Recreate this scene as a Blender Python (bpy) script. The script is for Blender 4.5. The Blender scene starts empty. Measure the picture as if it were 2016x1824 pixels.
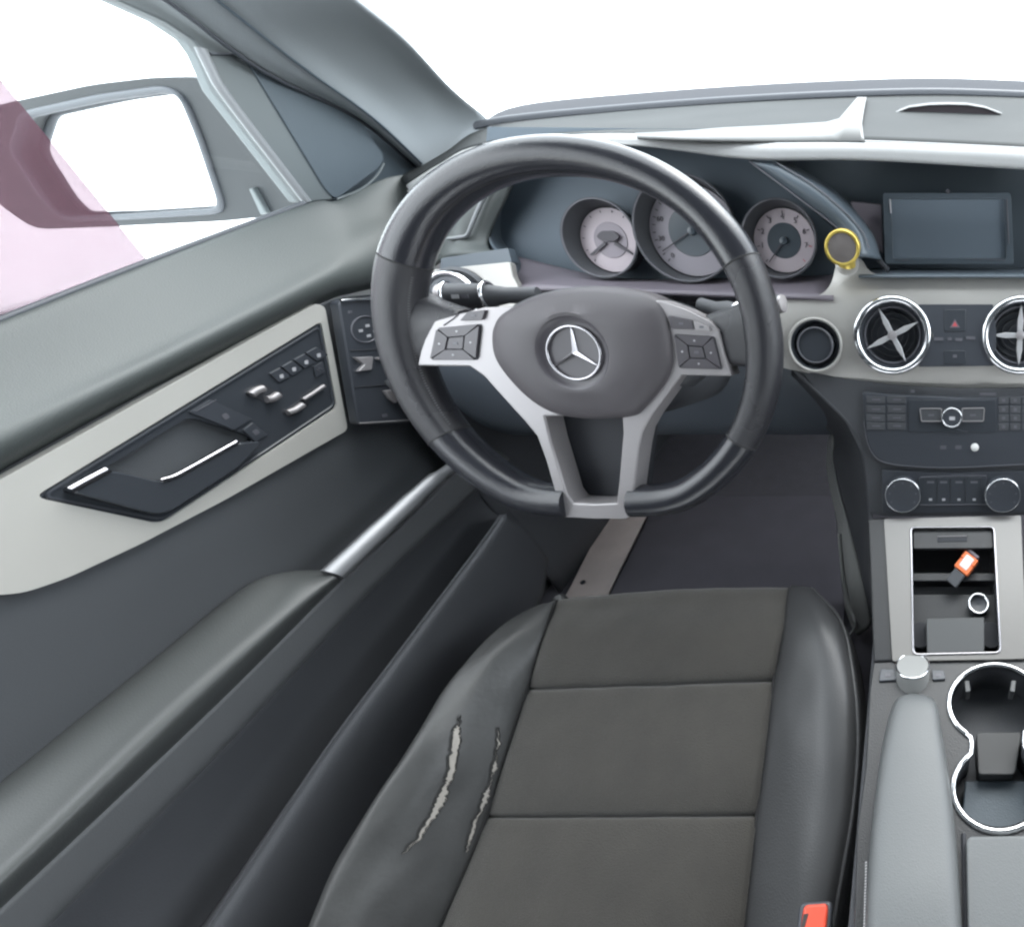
import bpy, bmesh, math, random
from mathutils import Vector, Matrix
from mathutils.bvhtree import BVHTree
from mathutils import noise
random.seed(4)
R = math.radians
scene = bpy.context.scene
COL = scene.collection

# ------------------------------------------------------------------ camera
PITCH = -37.2
CAM = Vector((.322, -.395, .877))
FPX, CX, CY = 919.6, 1818.7, 820.1            # focal length and optical centre of a 2016 x 1824 picture
cd = bpy.data.cameras.new('camera'); co = bpy.data.objects.new('camera', cd); COL.objects.link(co)
co.location = CAM; co.rotation_euler = (R(90 + PITCH), 0, 0)
cd.sensor_width = 36; cd.lens = FPX / 2016 * 36
cd.shift_x = -(CX - 1008) / 2016; cd.shift_y = (CY - 912) / 2016
cd.clip_start = .01; cd.clip_end = 3000
scene.camera = co
# ------------------------------------------------------------------ sky, sun, exposure (bright overcast)
w = bpy.data.worlds.new('World'); scene.world = w; w.use_nodes = True
nt = w.node_tree; nt.nodes.clear()
sky = nt.nodes.new('ShaderNodeTexSky'); sky.sky_type = 'NISHITA'; sky.sun_disc = False
sky.sun_elevation = R(50); sky.sun_rotation = R(20); sky.dust_density = 1
hs = nt.nodes.new('ShaderNodeMix'); hs.data_type = 'RGBA'; hs.inputs[0].default_value = .75; hs.inputs[7].default_value = (9.3, 9.7, 9.8, 1)   # cloud cover over the sky
bg = nt.nodes.new('ShaderNodeBackground'); bg.inputs[1].default_value = .15
out = nt.nodes.new('ShaderNodeOutputWorld')
nt.links.new(sky.outputs[0], hs.inputs[6]); nt.links.new(hs.outputs[2], bg.inputs[0]); nt.links.new(bg.outputs[0], out.inputs[0])
sd = bpy.data.lights.new('sun', 'SUN'); sd.energy = .6; sd.angle = R(40); sd.color = (1, .97, .93)
so = bpy.data.objects.new('sun', sd); COL.objects.link(so); so.rotation_euler = (R(40), 0, R(160))
vs = scene.view_settings; vs.view_transform = 'Standard'; vs.look = 'None'; vs.gamma = 1; vs.exposure = 2.4
scene.cycles.use_denoising = True; scene.cycles.pixel_filter_type = 'BLACKMAN_HARRIS'; scene.cycles.filter_width = 2.4
scene.cycles.max_bounces = 8; scene.cycles.transparent_max_bounces = 12

# ------------------------------------------------------------------ helpers: a sight line met with a real plane of the car
cp, sp_ = math.cos(R(PITCH)), math.sin(R(PITCH))
def ray(x, y):
    a, b = (x - CX) / FPX, -(y - CY) / FPX
    return Vector((a, cp - b * sp_, sp_ + b * cp))
def PL(x, y, p, n):
    d = ray(x, y); return CAM + d * ((Vector(p) - CAM).dot(n) / d.dot(n))
def X(x, y, c): return PL(x, y, (c, 0, 0), Vector((1, 0, 0)))
def Y(x, y, c): return PL(x, y, (0, c, 0), Vector((0, 1, 0)))
def Z(x, y, c): return PL(x, y, (0, 0, c), Vector((0, 0, 1)))
NS = Vector((0, -math.cos(R(25.3)), math.sin(R(25.3))))
def S(x, y, o=0): return PL(x, y, Vector((.36, .128, .606)) + NS * o, NS)        # face of the dash and centre stack
US, VS = Vector((1, 0, 0)), Vector((0, math.sin(R(25.3)), math.cos(R(25.3))))
NC = Vector((0, -.2157, .9765)).normalized()
def C(x, y, o=0): return PL(x, y, Vector((.36, .025, .39)) + NC * o, NC)          # sloping front of the console
def D(x, y, o=0): return Z(x, y, .350 + o)                                         # flat console deck
NG = Vector((0, -math.cos(R(22)), math.sin(R(22))))
VG = Vector((0, math.sin(R(22)), math.cos(R(22))))
def G(x, y, o=0): return PL(x, y, Vector((.024, .235, .70)) + NG * o, NG)          # instrument face
RK = R(26)
WU, WV, WN = Vector((1, 0, 0)), Vector((0, math.sin(RK), math.cos(RK))), Vector((0, -math.cos(RK), math.sin(RK)))
W0 = Vector((-.0036, 0, .66)) + WV * .0044
def Wp(u, v, n=0): return W0 + WU * u + WV * v + WN * n                            # steering wheel plane
def WL(x, y, n=0): return PL(x, y, W0 + WN * n, WN)

# ------------------------------------------------------------------ materials
def mat(name, col, rough=.5, metal=0, spec=.5, bump=None, var=0, coat=0, sheen=0, emis=None, weave=None, vscale=6):
    m = bpy.data.materials.new(name); m.use_nodes = True
    n = m.node_tree; b = n.nodes['Principled BSDF']; L = n.links.new
    b.inputs['Base Color'].default_value = (*col, 1); b.inputs['Roughness'].default_value = rough
    b.inputs['Metallic'].default_value = metal; b.inputs['Specular IOR Level'].default_value = spec
    b.inputs['Coat Weight'].default_value = coat; b.inputs['Sheen Weight'].default_value = sheen
    tc = n.nodes.new('ShaderNodeTexCoord')
    if var:
        t = n.nodes.new('ShaderNodeTexNoise'); t.inputs['Scale'].default_value = vscale; t.inputs['Detail'].default_value = 6
        L(tc.outputs['Object'], t.inputs['Vector'])
        mx = n.nodes.new('ShaderNodeMix'); mx.data_type = 'RGBA'
        mx.inputs[6].default_value = (*[c * (1 - var) for c in col], 1); mx.inputs[7].default_value = (*[min(1, c * (1 + var)) for c in col], 1)
        L(t.outputs[0], mx.inputs[0]); L(mx.outputs[2], b.inputs['Base Color'])
        mr = n.nodes.new('ShaderNodeMapRange'); mr.inputs[3].default_value = max(.02, rough - .08); mr.inputs[4].default_value = min(1, rough + .08)
        L(t.outputs[0], mr.inputs[0]); L(mr.outputs[0], b.inputs['Roughness'])
    if bump:
        sc, st, kind = bump
        if kind == 'v':
            t = n.nodes.new('ShaderNodeTexVoronoi'); t.inputs['Scale'].default_value = sc; o_ = t.outputs['Distance']
        elif kind == 'w':
            t = n.nodes.new('ShaderNodeTexWave'); t.inputs['Scale'].default_value = sc; t.inputs['Distortion'].default_value = .6; o_ = t.outputs['Color']
        else:
            t = n.nodes.new('ShaderNodeTexNoise'); t.inputs['Scale'].default_value = sc; t.inputs['Detail'].default_value = 4; o_ = t.outputs[0]
        L(tc.outputs['Object'], t.inputs['Vector'])
        bp = n.nodes.new('ShaderNodeBump'); bp.inputs['Strength'].default_value = st; bp.inputs['Distance'].default_value = .0012
        L(o_, bp.inputs['Height']); L(bp.outputs[0], b.inputs['Normal'])
    return m
M = {}
M['dash'] = mat('dash_soft_plastic', (.026, .029, .030), .72, spec=.12, bump=(1100, .12, 'v'), var=.12)
M['hood'] = mat('dash_hood_glare', (.37, .375, .375), .34, bump=(900, .12, 'v'), var=.08)  # sky glare on the hood edge put into a pale base colour
M['door'] = mat('door_soft_plastic', (.058, .066, .065), .5, bump=(1100, .12, 'v'), var=.10)
M['doorlow'] = mat('door_lower_fabric', (.064, .069, .076), .75, bump=(1100, .3, 'n'), var=.12)
M['arm'] = mat('armrest_vinyl', (.05, .054, .054), .45, bump=(1000, .1, 'v'), var=.1)
M['dark'] = mat('dark_plastic', (.058, .061, .068), .62, bump=(1000, .15, 'v'), var=.12)
M['pillar'] = mat('pillar_cloth', (.19, .208, .22), .8, bump=(1300, .3, 'n'), var=.06)
M['sail'] = mat('mirror_corner_plastic', (.06, .078, .094), .55, bump=(1000, .15, 'v'))
M['frame'] = mat('window_frame_plastic', (.10, .115, .12), .5)
M['bright'] = mat('bright_channel', (.2, .21, .22), 0.45)
M['gloss'] = mat('gloss_black', (.042, .047, .055), .24, coat=.25, var=.05)
M['black'] = mat('satin_black', (.045, .05, .06), .4, var=.1)
M['void'] = mat('deep_black', (.026, .028, .034), .7)
M['alu'] = mat('brushed_trim', (.38, .37, .35), .38, metal=.35, bump=(260, .06, 'n'), var=.06)
M['alucon'] = mat('console_brushed_trim', (.185, .18, .172), .4, metal=.25, bump=(260, .06, 'n'), var=.06)
M['trimlight'] = mat('pale_door_trim', (.56, .55, .515), .36, metal=.25, bump=(260, .05, 'n'), var=.05)
M['silver'] = mat('satin_silver', (.31, .295, .30), .36, metal=.3, var=.04)
M['chrome'] = mat('chrome', (.85, .86, .88), .12, metal=1)
M['leather'] = mat('wheel_leather', (.02, .021, .026), .21, bump=(900, .12, 'v'), var=.15)
M['perf'] = mat('perforated_leather', (.022, .022, .026), .28, bump=(1600, .3, 'v'), var=.15)
M['airbag'] = mat('airbag_skin', (.075, .069, .075), .5, spec=.35, bump=(1300, .12, 'v'), var=.08)
M['button'] = mat('button_plastic', (.06, .055, .063), .4, var=.1)
M['fabric'] = mat('seat_fabric', (.043, .040, .035), .9, bump=(900, .9, 'n'), var=.32, sheen=.2, vscale=30)
M['seatleather'] = mat('seat_leather', (.044, .045, .047), .44, bump=(600, .14, 'v'), var=.18, vscale=9)
M['foam'] = mat('torn_foam', (.34, .32, .29), .95, bump=(500, .6, 'n'), var=.15, vscale=60)
M['lip'] = mat('torn_leather_edge', (.03, .03, .03), .8)
M['seam'] = mat('seam_thread', (.02, .02, .021), .8)
M['stitch'] = mat('pale_stitch', (.10, .10, .105), .7)
M['knee'] = mat('knee_panel_plastic', (.085, .10, .12), .5, bump=(1000, .15, 'v'), var=.12)
M['carpet'] = mat('carpet', (.06, .058, .068), .95, bump=(700, .8, 'n'), var=.25, vscale=40)
M['sillstrip'] = mat('worn_carpet_strip', (.52, .455, .43), .9, bump=(700, .6, 'n'), var=.15, vscale=30)
M['mat'] = mat('rubber_mat', (.065, .062, .075), .85, bump=(500, .5, 'n'), var=.2, vscale=20)
M['deck'] = mat('console_plastic', (.018, .019, .021), .42, bump=(900, .15, 'v'), var=.08)
M['pad'] = mat('console_armrest_vinyl', (.108, .115, .118), .5, bump=(900, .1, 'v'), var=.06)
M['card'] = mat('grey_lid', (.055, .058, .06), .5, var=.06)
M['dial'] = mat('dial_face', (.47, .41, .44), .5, var=.05)
M['dialdark'] = mat('dial_centre', (.05, .065, .08), .3)
M['dialmid'] = mat('dial_centre_grey', (.21, .18, .21), .4)
M['mark'] = mat('white_marking', (.45, .45, .47), .5)
M['markdim'] = mat('grey_marking', (.10, .10, .115), .5)
M['inkdark'] = mat('dark_marking', (.04, .035, .045), .5)
M['red'] = mat('red_marking', (.5, .08, .09), .5)
M['screen'] = mat('screen_glass', (.15, .182, .215), .16, coat=.3)
M['screenframe'] = mat('screen_frame', (.075, .094, .112), .4)  # base colour lightened to carry the hazy glare as well
M['lav'] = mat('lavender_grey_plastic', (.13, .115, .135), .5)
M['lavdark'] = mat('sensor_plastic', (.035, .03, .034), .5, spec=.2)
M['tunnel'] = mat('pale_tunnel_carpet', (.24, .245, .24), .9, bump=(700, .4, 'n'), var=.1, vscale=30)
M['hoodflat'] = mat('hood_flat_glare', (.085, .088, .088), .55, spec=.3, bump=(900, .12, 'v'), var=.08)  # weaker sky glare on the hood top, also put into the colour
M['clusterback'] = mat('hazed_cluster_plastic', (.08, .105, .13), .6, var=.08)  # hazy glare over the cluster put into a lighter bluish colour
M['shroud'] = mat('shroud_plastic', (.105, .11, .115), .5, bump=(1000, .1, 'v'), var=.1)
M['vane'] = mat('vane_metal', (.52, .52, .53), .3, metal=.4)
M['seatstitch'] = mat('seat_stitch', (.3, .3, .31), .7)
M['dialshade'] = mat('shaded_dial_face', (.27, .25, .28), .5, var=.05)  # shading over the middle dial put into a darker face colour
M['cupgrey'] = mat('cup_divider_rubber', (.038, .039, .04), .6)
M['gold'] = mat('yellow_metal', (.55, .42, .10), 0.35, metal=.75)
M['magnet'] = mat('magnet_face', (.14, .125, .12), .55)
M['buckle'] = mat('buckle_red', (.62, .07, .035), .4)
M['orange'] = mat('orange_plastic', (.75, .18, .06), .4)
M['white'] = mat('white_plastic', (.72, .72, .70), .4)
M['ground'] = mat('pale_ground', (.8, .8, .8), .9, var=.04, vscale=.5)
M['paint'] = mat('white_car_paint', (.8, .8, .8), .3, coat=.5)
M['cowl'] = mat('cowl_plastic', (.075, .077, .083), .9, spec=0)
M['frit'] = mat('windscreen_seal', (.05, .055, .065), .5)
M['knob'] = mat('knob_metal', (.3, .305, .3), .45, metal=.2, spec=.3)
M['handle'] = mat('handle_metal', (.2, .205, .215), .42, metal=.7)
M['emblem'] = mat('emblem_metal', (.45, .44, .46), .2, metal=1)
M['wornleather'] = mat('worn_seat_leather', (.044, .045, .045), .46, bump=(160, .28, 'n'), var=.3, vscale=40)
M['mirrorcase'] = mat('mirror_case_plastic', (.017, .02, .023), .5, spec=.3)
M['mirrorglass'] = mat('mirror_glass', (.95, .95, .95), .02, metal=1)
def glass(name, col, refl):
    m = bpy.data.materials.new(name); m.use_nodes = True; n = m.node_tree; n.nodes.clear(); L = n.links.new
    o = n.nodes.new('ShaderNodeOutputMaterial'); t = n.nodes.new('ShaderNodeBsdfTransparent'); t.inputs[0].default_value = (*col, 1)
    g = n.nodes.new('ShaderNodeBsdfGlossy'); g.inputs['Roughness'].default_value = .02
    f = n.nodes.new('ShaderNodeFresnel'); f.inputs[0].default_value = 1.3
    k = n.nodes.new('ShaderNodeMath'); k.operation = 'MULTIPLY'; k.inputs[1].default_value = refl
    x = n.nodes.new('ShaderNodeMixShader'); L(f.outputs[0], k.inputs[0]); L(k.outputs[0], x.inputs[0]); L(t.outputs[0], x.inputs[1]); L(g.outputs[0], x.inputs[2]); L(x.outputs[0], o.inputs[0])
    return m
M['glass'] = glass('clear_glass', (.95, .97, .97), .6)
def film(name, tcol, dcol, k):
    m = bpy.data.materials.new(name); m.use_nodes = True; n = m.node_tree; n.nodes.clear(); L = n.links.new
    o = n.nodes.new('ShaderNodeOutputMaterial'); t = n.nodes.new('ShaderNodeBsdfTransparent'); t.inputs[0].default_value = (*tcol, 1)
    d = n.nodes.new('ShaderNodeBsdfTranslucent'); d.inputs[0].default_value = (*dcol, 1)
    x = n.nodes.new('ShaderNodeMixShader'); x.inputs[0].default_value = k
    L(t.outputs[0], x.inputs[1]); L(d.outputs[0], x.inputs[2]); L(x.outputs[0], o.inputs[0]); return m
M['film'] = film('pink_reflection', (.445, .41, .427), (.6, .36, .43), .10)  # pink reflection on the side window, made as a tinted see-through sheet

# ------------------------------------------------------------------ object helpers
WM = {}
def thing(name, loc, label, cat, group=None):
    o = bpy.data.objects.new(name, None); COL.objects.link(o); o.location = loc; o.empty_display_size = .02
    WM[o] = Matrix.Translation(loc); return tag(o, label, cat, group)
def tag(o, label, cat=None, group=None, kind=None):
    o['label'] = label
    if cat: o['category'] = cat
    if group: o['group'] = group
    if kind: o['kind'] = kind
    return o
def par(o, p):
    if p is not None:
        o.parent = p; o.matrix_parent_inverse = WM.get(p, Matrix()).inverted()
    return o
def link(name, me, m, parent=None, sharp=40, bevel=0, seg=2, smooth=True):
    o = bpy.data.objects.new(name, me); COL.objects.link(o)
    if not me.materials: me.materials.append(M[m])
    if smooth:
        me.polygons.foreach_set('use_smooth', [True] * len(me.polygons)); me.set_sharp_from_angle(angle=R(sharp))
    if bevel:
        b = o.modifiers.new('bevel', 'BEVEL'); b.width = bevel; b.segments = seg; b.limit_method = 'ANGLE'; b.angle_limit = R(35); b.use_clamp_overlap = True
        me.set_sharp_from_angle(angle=R(180)); b.harden_normals = True
    return par(o, parent)
def mesh(name, v, f):
    me = bpy.data.meshes.new(name); me.from_pydata([tuple(p) for p in v], [], f); me.update()
    bm = bmesh.new(); bm.from_mesh(me); bmesh.ops.recalc_face_normals(bm, faces=bm.faces); bm.to_mesh(me); bm.free(); return me
def crv(pts, sub, closed=False):
    n = len(pts); o = []
    if n == 1: return pts[:]
    def g(i):
        if closed: return pts[i % n]
        if i < 0: return pts[0] * 2 - pts[1]
        if i >= n: return pts[-1] * 2 - pts[-2]
        return pts[i]
    for i in range(n if closed else n - 1):
        a, b, c, d = g(i - 1), g(i), g(i + 1), g(i + 2)
        for k in range(sub):
            t = k / sub
            o.append(.5 * ((2 * b) + (c - a) * t + (2 * a - 5 * b + 4 * c - d) * t * t + (3 * b - a - 3 * c + d) * t ** 3))
    if not closed: o.append(pts[-1].copy())
    return o
def grid(rows, su=5, sv=5, wob=None):
    r = [crv([Vector(p) for p in row], su) for row in rows]
    cols = [crv([r[i][j] for i in range(len(r))], sv) for j in range(len(r[0]))]
    nr, nc = len(cols[0]), len(cols)
    v = [cols[j][i] for i in range(nr) for j in range(nc)]
    if wob: v = [p + Vector((0, 0, wob[0] * noise.noise(Vector((p.x * wob[1] * wob[2], p.y * wob[1], p.z * wob[1]))))) for p in v]
    f = [(i * nc + j, i * nc + j + 1, (i + 1) * nc + j + 1, (i + 1) * nc + j) for i in range(nr - 1) for j in range(nc - 1)]
    return v, f
def patch(name, rows, m, parent=None, su=5, sv=5, thick=.004, sharp=60, wob=None):
    v, f = grid(rows, su, sv, wob); me = bpy.data.meshes.new(name); me.from_pydata([tuple(p) for p in v], [], f); me.update()
    # orient towards the cabin, then give it thickness away from the cabin
    c = sum((p.center for p in me.polygons), Vector()) / len(me.polygons); s = sum(p.normal.dot(CAM - p.center) for p in me.polygons)
    if s < 0: me.flip_normals()
    o = link(name, me, m, parent, sharp=sharp)
    if thick:
        sol = o.modifiers.new('thickness', 'SOLIDIFY'); sol.thickness = thick; sol.offset = -1
    return o
def rounded(pts, r, n=4):
    o = []; k = len(pts)
    for i in range(k):
        p, a, b = Vector(pts[i]), Vector(pts[i - 1]), Vector(pts[(i + 1) % k])
        ra = min(r, (a - p).length * .45); rb = min(r, (b - p).length * .45)
        s, e = p + (a - p).normalized() * ra, p + (b - p).normalized() * rb
        for j in range(n + 1):
            t = j / n; o.append(s * (1 - t) ** 2 + p * 2 * t * (1 - t) + e * t * t)
    return o
def prism(name, pts, d, m, parent=None, bevel=.001, holes=(), seg=2, sharp=40):
    """a plate: outline pts (towards the cabin), extruded by d, with optional holes"""
    bm = bmesh.new(); loops = []
    for lp in (pts, *holes):
        vs_ = [bm.verts.new(p) for p in lp]
        loops.append([bm.edges.new((vs_[i], vs_[(i + 1) % len(vs_)])) for i in range(len(vs_))])
    if holes:
        nv = (Vector(d) * -1).normalized()
        bmesh.ops.triangle_fill(bm, use_beauty=True, use_dissolve=False, edges=[e for l in loops for e in l], normal=nv)
        faces = list(bm.faces)
    else:
        faces = [bm.faces.new([e.verts[0] for e in loops[0]])]
    ext = bmesh.ops.extrude_face_region(bm, geom=faces, use_keep_orig=True)
    bmesh.ops.translate(bm, vec=Vector(d), verts=[g for g in ext['geom'] if isinstance(g, bmesh.types.BMVert)])
    bmesh.ops.recalc_face_normals(bm, faces=bm.faces)
    me = bpy.data.meshes.new(name); bm.to_mesh(me); bm.free()
    return link(name, me, m, parent, sharp=sharp, bevel=bevel, seg=seg)
def tube(name, pts, r, m, parent=None, seg=8, closed=False, sub=1, cap=True, flat=None):
    """r: number or list; flat=(vector, k) squashes the section along that vector"""
    pts = [Vector(p) for p in pts]
    if sub > 1: pts = crv(pts, sub, closed)
    n = len(pts); v = []; f = []; prev = None
    rr = r if isinstance(r, (list, tuple)) else [r] * n
    if len(rr) != n: rr = [rr[min(len(rr) - 1, int(i * len(rr) / n))] for i in range(n)]
    for i, p in enumerate(pts):
        a = pts[(i - 1) % n] if closed or i else p; b = pts[(i + 1) % n] if closed or i < n - 1 else p
        t = (b - a).normalized()
        if prev is None: u = t.orthogonal().normalized()
        else: u = (prev - t * prev.dot(t)).normalized()
        prev = u; q = t.cross(u)
        for k in range(seg):
            an = 2 * math.pi * k / seg; w_ = u * math.cos(an) * rr[i] + q * math.sin(an) * rr[i]
            if flat: w_ -= flat[0] * (w_.dot(flat[0]) * (1 - flat[1]))
            v.append(p + w_)
    for i in range(n if closed else n - 1):
        for k in range(seg):
            a, b = i * seg + k, i * seg + (k + 1) % seg; j = (i + 1) % n
            f.append((a, b, j * seg + (k + 1) % seg, j * seg + k))
    if cap and not closed: f.append(tuple(range(seg))[::-1]); f.append(tuple((n - 1) * seg + k for k in range(seg)))
    return link(name, mesh(name, v, f), m, parent, sharp=50)
def basis(ax):
    ax = ax.normalized(); u = Vector((1, 0, 0)); u = (u - ax * u.dot(ax))
    if u.length < .1: u = ax.orthogonal()
    u.normalize(); return u, ax.cross(u), ax
def lathe(name, c, ax, prof, m, parent=None, seg=48, sharp=35, sx=1, sy=1, cap=True):
    u, q, a = basis(ax); v = []; f = []; n = len(prof)
    for r, h in prof:
        for k in range(seg):
            an = 2 * math.pi * k / seg; v.append(c + u * r * sx * math.cos(an) + q * r * sy * math.sin(an) + a * h)
    for i in range(n - 1):
        for k in range(seg): f.append((i * seg + k, i * seg + (k + 1) % seg, (i + 1) * seg + (k + 1) % seg, (i + 1) * seg + k))
    if cap: f.append(tuple((n - 1) * seg + k for k in range(seg)))
    return link(name, mesh(name, v, f), m, parent, sharp=sharp)
def ringt(name, c, ax, r, t, m, parent=None, seg=64, ts=10):
    u, q, a = basis(ax)
    return tube(name, [c + u * r * math.cos(2 * math.pi * k / seg) + q * r * math.sin(2 * math.pi * k / seg) for k in range(seg)], t, m, parent, ts, True)
def circ(c, u, v, r, n=40): return [c + u * r * math.cos(2 * math.pi * k / n) + v * r * math.sin(2 * math.pi * k / n) for k in range(n)]
def text(name, s, c, u, v, size, m, parent=None):
    cu = bpy.data.curves.new(name, 'FONT'); cu.body = s; cu.size = size; cu.align_x = 'CENTER'; cu.align_y = 'CENTER'; cu.extrude = .0002
    o = bpy.data.objects.new(name, cu); COL.objects.link(o); cu.materials.append(M[m])
    n_ = u.cross(v); mw = Matrix((u, v, n_)).transposed().to_4x4(); mw.translation = c
    bpy.context.view_layer.update(); me = bpy.data.meshes.new_from_object(o.evaluated_get(bpy.context.evaluated_depsgraph_get()))
    bpy.data.objects.remove(o); bpy.data.curves.remove(cu); me.name = name; me.transform(mw)
    return link(name, me, m, parent, smooth=False)
def bend(o, c, u, v, n, hu, amp):
    bm = bmesh.new(); bm.from_mesh(o.data)
    for k in range(-9, 10): bmesh.ops.bisect_plane(bm, geom=bm.verts[:] + bm.edges[:] + bm.faces[:], plane_co=c + v * hu * k / 9.5, plane_no=v)
    for q in bm.verts:
        t = (q.co - c).dot(v) / hu; q.co -= n * amp * t * t
    bm.to_mesh(o.data); bm.free()
    o.data.polygons.foreach_set('use_smooth', [True] * len(o.data.polygons)); o.data.set_sharp_from_angle(angle=R(35))
def plate(name, pxs, fn, th, m, parent=None, bevel=.0008, r=0, lift=0, n=None):
    """plate from outline points met with plane function fn, raised by lift, thickness th"""
    pts = [fn(x, y, lift) for x, y in pxs]
    if r: pts = rounded(pts, r)
    nn = n or {S: NS, C: NC, D: Vector((0, 0, 1)), G: NG, WL: WN}[fn]
    return prism(name, pts, nn * -th, m, parent, bevel)
def box(name, c, dims, m, parent=None, bevel=.002, ax=None):
    u, v, n_ = ax or (Vector((1, 0, 0)), Vector((0, 1, 0)), Vector((0, 0, 1))); a, b, h = [k / 2 for k in dims]
    pts = [c + u * sx * a + v * sy * b + n_ * h for sx, sy in ((-1, -1), (1, -1), (1, 1), (-1, 1))]
    return prism(name, pts, n_ * -dims[2], m, parent, bevel)
NX = Vector((1, 0, 0)); NZ = Vector((0, 0, 1))
def Dr(x, y, o=0): return X(x, y, -.385 + o)       # inner face of the door
def bvh(o_or_vf):
    v, f = o_or_vf; return BVHTree.FromPolygons([tuple(p) for p in v], f)
def hit(b, x, y, lift=0):
    loc, n, i, d = b.ray_cast(CAM, ray(x, y).normalized())
    if loc is None: return None
    if n.dot(CAM - loc) < 0: n = -n
    return loc + n * lift
def loop_px(fn, cx, cy, rx, ry, n=32, o=0): return [fn(cx + rx * math.cos(2 * math.pi * k / n), cy + ry * math.sin(2 * math.pi * k / n), o) for k in range(n)]

# ================================================================== SETTING
g = prism('ground', [Vector((x, y, -.4)) for x, y in ((-900, -900), (900, -900), (900, 900), (-900, 900))], Vector((0, 0, -.05)), 'ground', bevel=0)
tag(g, 'pale overexposed ground around the car', kind='structure')
fl = prism('floor', [Vector((x, y, .10)) for x, y in ((-.46, -.75), (1.2, -.75), (1.2, .85), (-.46, .85))], Vector((0, 0, -.03)), 'carpet', bevel=0)
tag(fl, 'dark carpeted car floor of the footwell', kind='structure')
fw = patch('bulkhead', [[(x, .78, z) for x in (-.46, 0, .5, 1.2)] for z in (.09, .4, .79)], 'carpet', thick=.02)
tag(fw, 'dark carpeted bulkhead at the front of the footwell', kind='structure')
ss = prism('sill_carpet_strip', [Z(x, y, .106) for x, y in ((1205, 985), (1290, 985), (1265, 1030), (1205, 1152), (1165, 1240), (1075, 1240), (1125, 1150), (1185, 1030))], NZ * -.004, 'sillstrip', bevel=.001)
tag(ss, 'worn brown carpet strip on the floor below the steering wheel', 'carpet')
lathe('clip', Z(1148, 1146, .107), NZ, [(.004, 0), (.004, .002), (.002, .003)], 'void', ss, 12)
st_ = prism('sill_step', [Vector((x, y, .165)) for x, y in ((-.46, -.75), (-.372, -.75), (-.372, .05), (-.385, .60), (-.46, .60))], NZ * -.075, 'dark', bevel=.006, seg=3)
tag(st_, 'dark ribbed door sill step beside the footwell', kind='structure')
for x in (-.38, -.392, -.404): tube('rib', [Vector((x, -.7, .166)), Vector((x, .05, .166)), Vector((x - .012, .58, .166))], .002, 'card', st_, 6)
fm = prism('floor_mat', rounded([Z(x, y, .112) for x, y in ((1290, 975), (1640, 975), (1665, 1235), (1168, 1240), (1210, 1150), (1272, 1030))], .02), NZ * -.005, 'mat', bevel=.002)
tag(fm, 'dark floor mat in front of the driver seat', 'mat')

# bonnet, cowl and windscreen
ws = thing('windshield', Vector((.2, .7, .82)), 'blown-out windscreen above the dashboard', 'windshield')
base = [(780, 330, .40), (870, 282, .48), (960, 240, .55), (1200, 213, .63), (1500, 191, .69), (1800, 179, .72), (2016, 184, .72), (2250, 195, .70)]
bl = [Y(*b) for b in base]
tip = [b + Vector((-.02 if b.x < 0 else 0, -.62 + (.05 - b.y * .05), .46)) for b in bl]
patch('pane', [bl, [(a + b) / 2 + Vector((0, .03, .03)) for a, b in zip(bl, tip)], tip], 'glass', ws, thick=0)
patch('seal', [[b + Vector((0, .008, .004)) for b in bl], [b + Vector((0, -.006, .0035)) for b in bl], [b + Vector((0, -.010, -.006)) for b in bl]], 'frit', ws, thick=.003)
cw = patch('cowl_panel', [[b + Vector((0, .03, -.004)) for b in bl], [b + Vector((0, .09, .017)) for b in bl], [b + Vector((0, .13, .015)) for b in bl]], 'cowl', thick=.01)
tag(cw, 'grey plastic cowl strip beyond the base of the windscreen', 'cowl')
bo = patch('bonnet', [[b + Vector((0, .135, .005)) for b in bl], [b + Vector((0, .6, -.02)) for b in bl], [b + Vector((0, 1.1, -.12)) for b in bl], [b + Vector((0, 1.25, -.4)) for b in bl]], 'paint', thick=.01)
tag(bo, 'white car bonnet washed out by daylight beyond the windscreen', 'bonnet')

rf = patch('roof_blocker', [[(x, y, z - .25 * (x - .37) ** 2) for x in (-.33, -.1, .37, .85, 1.07)] for y, z in ((.02, 1.23), (-.4, 1.29), (-.9, 1.31), (-1.5, 1.27))], 'pillar', None, 4, 4, .02)  # unseen roof, added so light enters only by windscreen and side windows
tag(rf, 'unseen cloth roof lining, added above the front seats to block light', kind='structure')
cs = patch('side_blocker', [[(x, y, z) for x, y in ((1.13, .62), (1.12, .2), (1.12, -.8), (1.10, -1.4), (.9, -1.45), (.37, -1.45), (-.2, -1.45), (-.40, -1.4), (-.43, -.9), (-.43, -.62))] for z in (.09, .40, .70)], 'doorlow', None, 3, 3, .03)  # unseen enclosure, added to cut light from the right and rear
tag(cs, 'unseen dark lower cabin sides, added to block light from right and rear', kind='structure')
cr = patch('rear_blocker', [[(x, y, z) for x, y in ((1.12, -.62), (1.12, -.9), (1.08, -1.3), (.8, -1.42), (.37, -1.45), (-.1, -1.42), (-.36, -1.3), (-.40, -.9), (-.40, -.62))] for z in (.62, .9, 1.26)], 'doorlow', None, 3, 3, .03)  # unseen closed wall without windows, added to stop light from behind
tag(cr, 'unseen dark wall closing the cabin rear, added to block light from behind', kind='structure')
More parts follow.
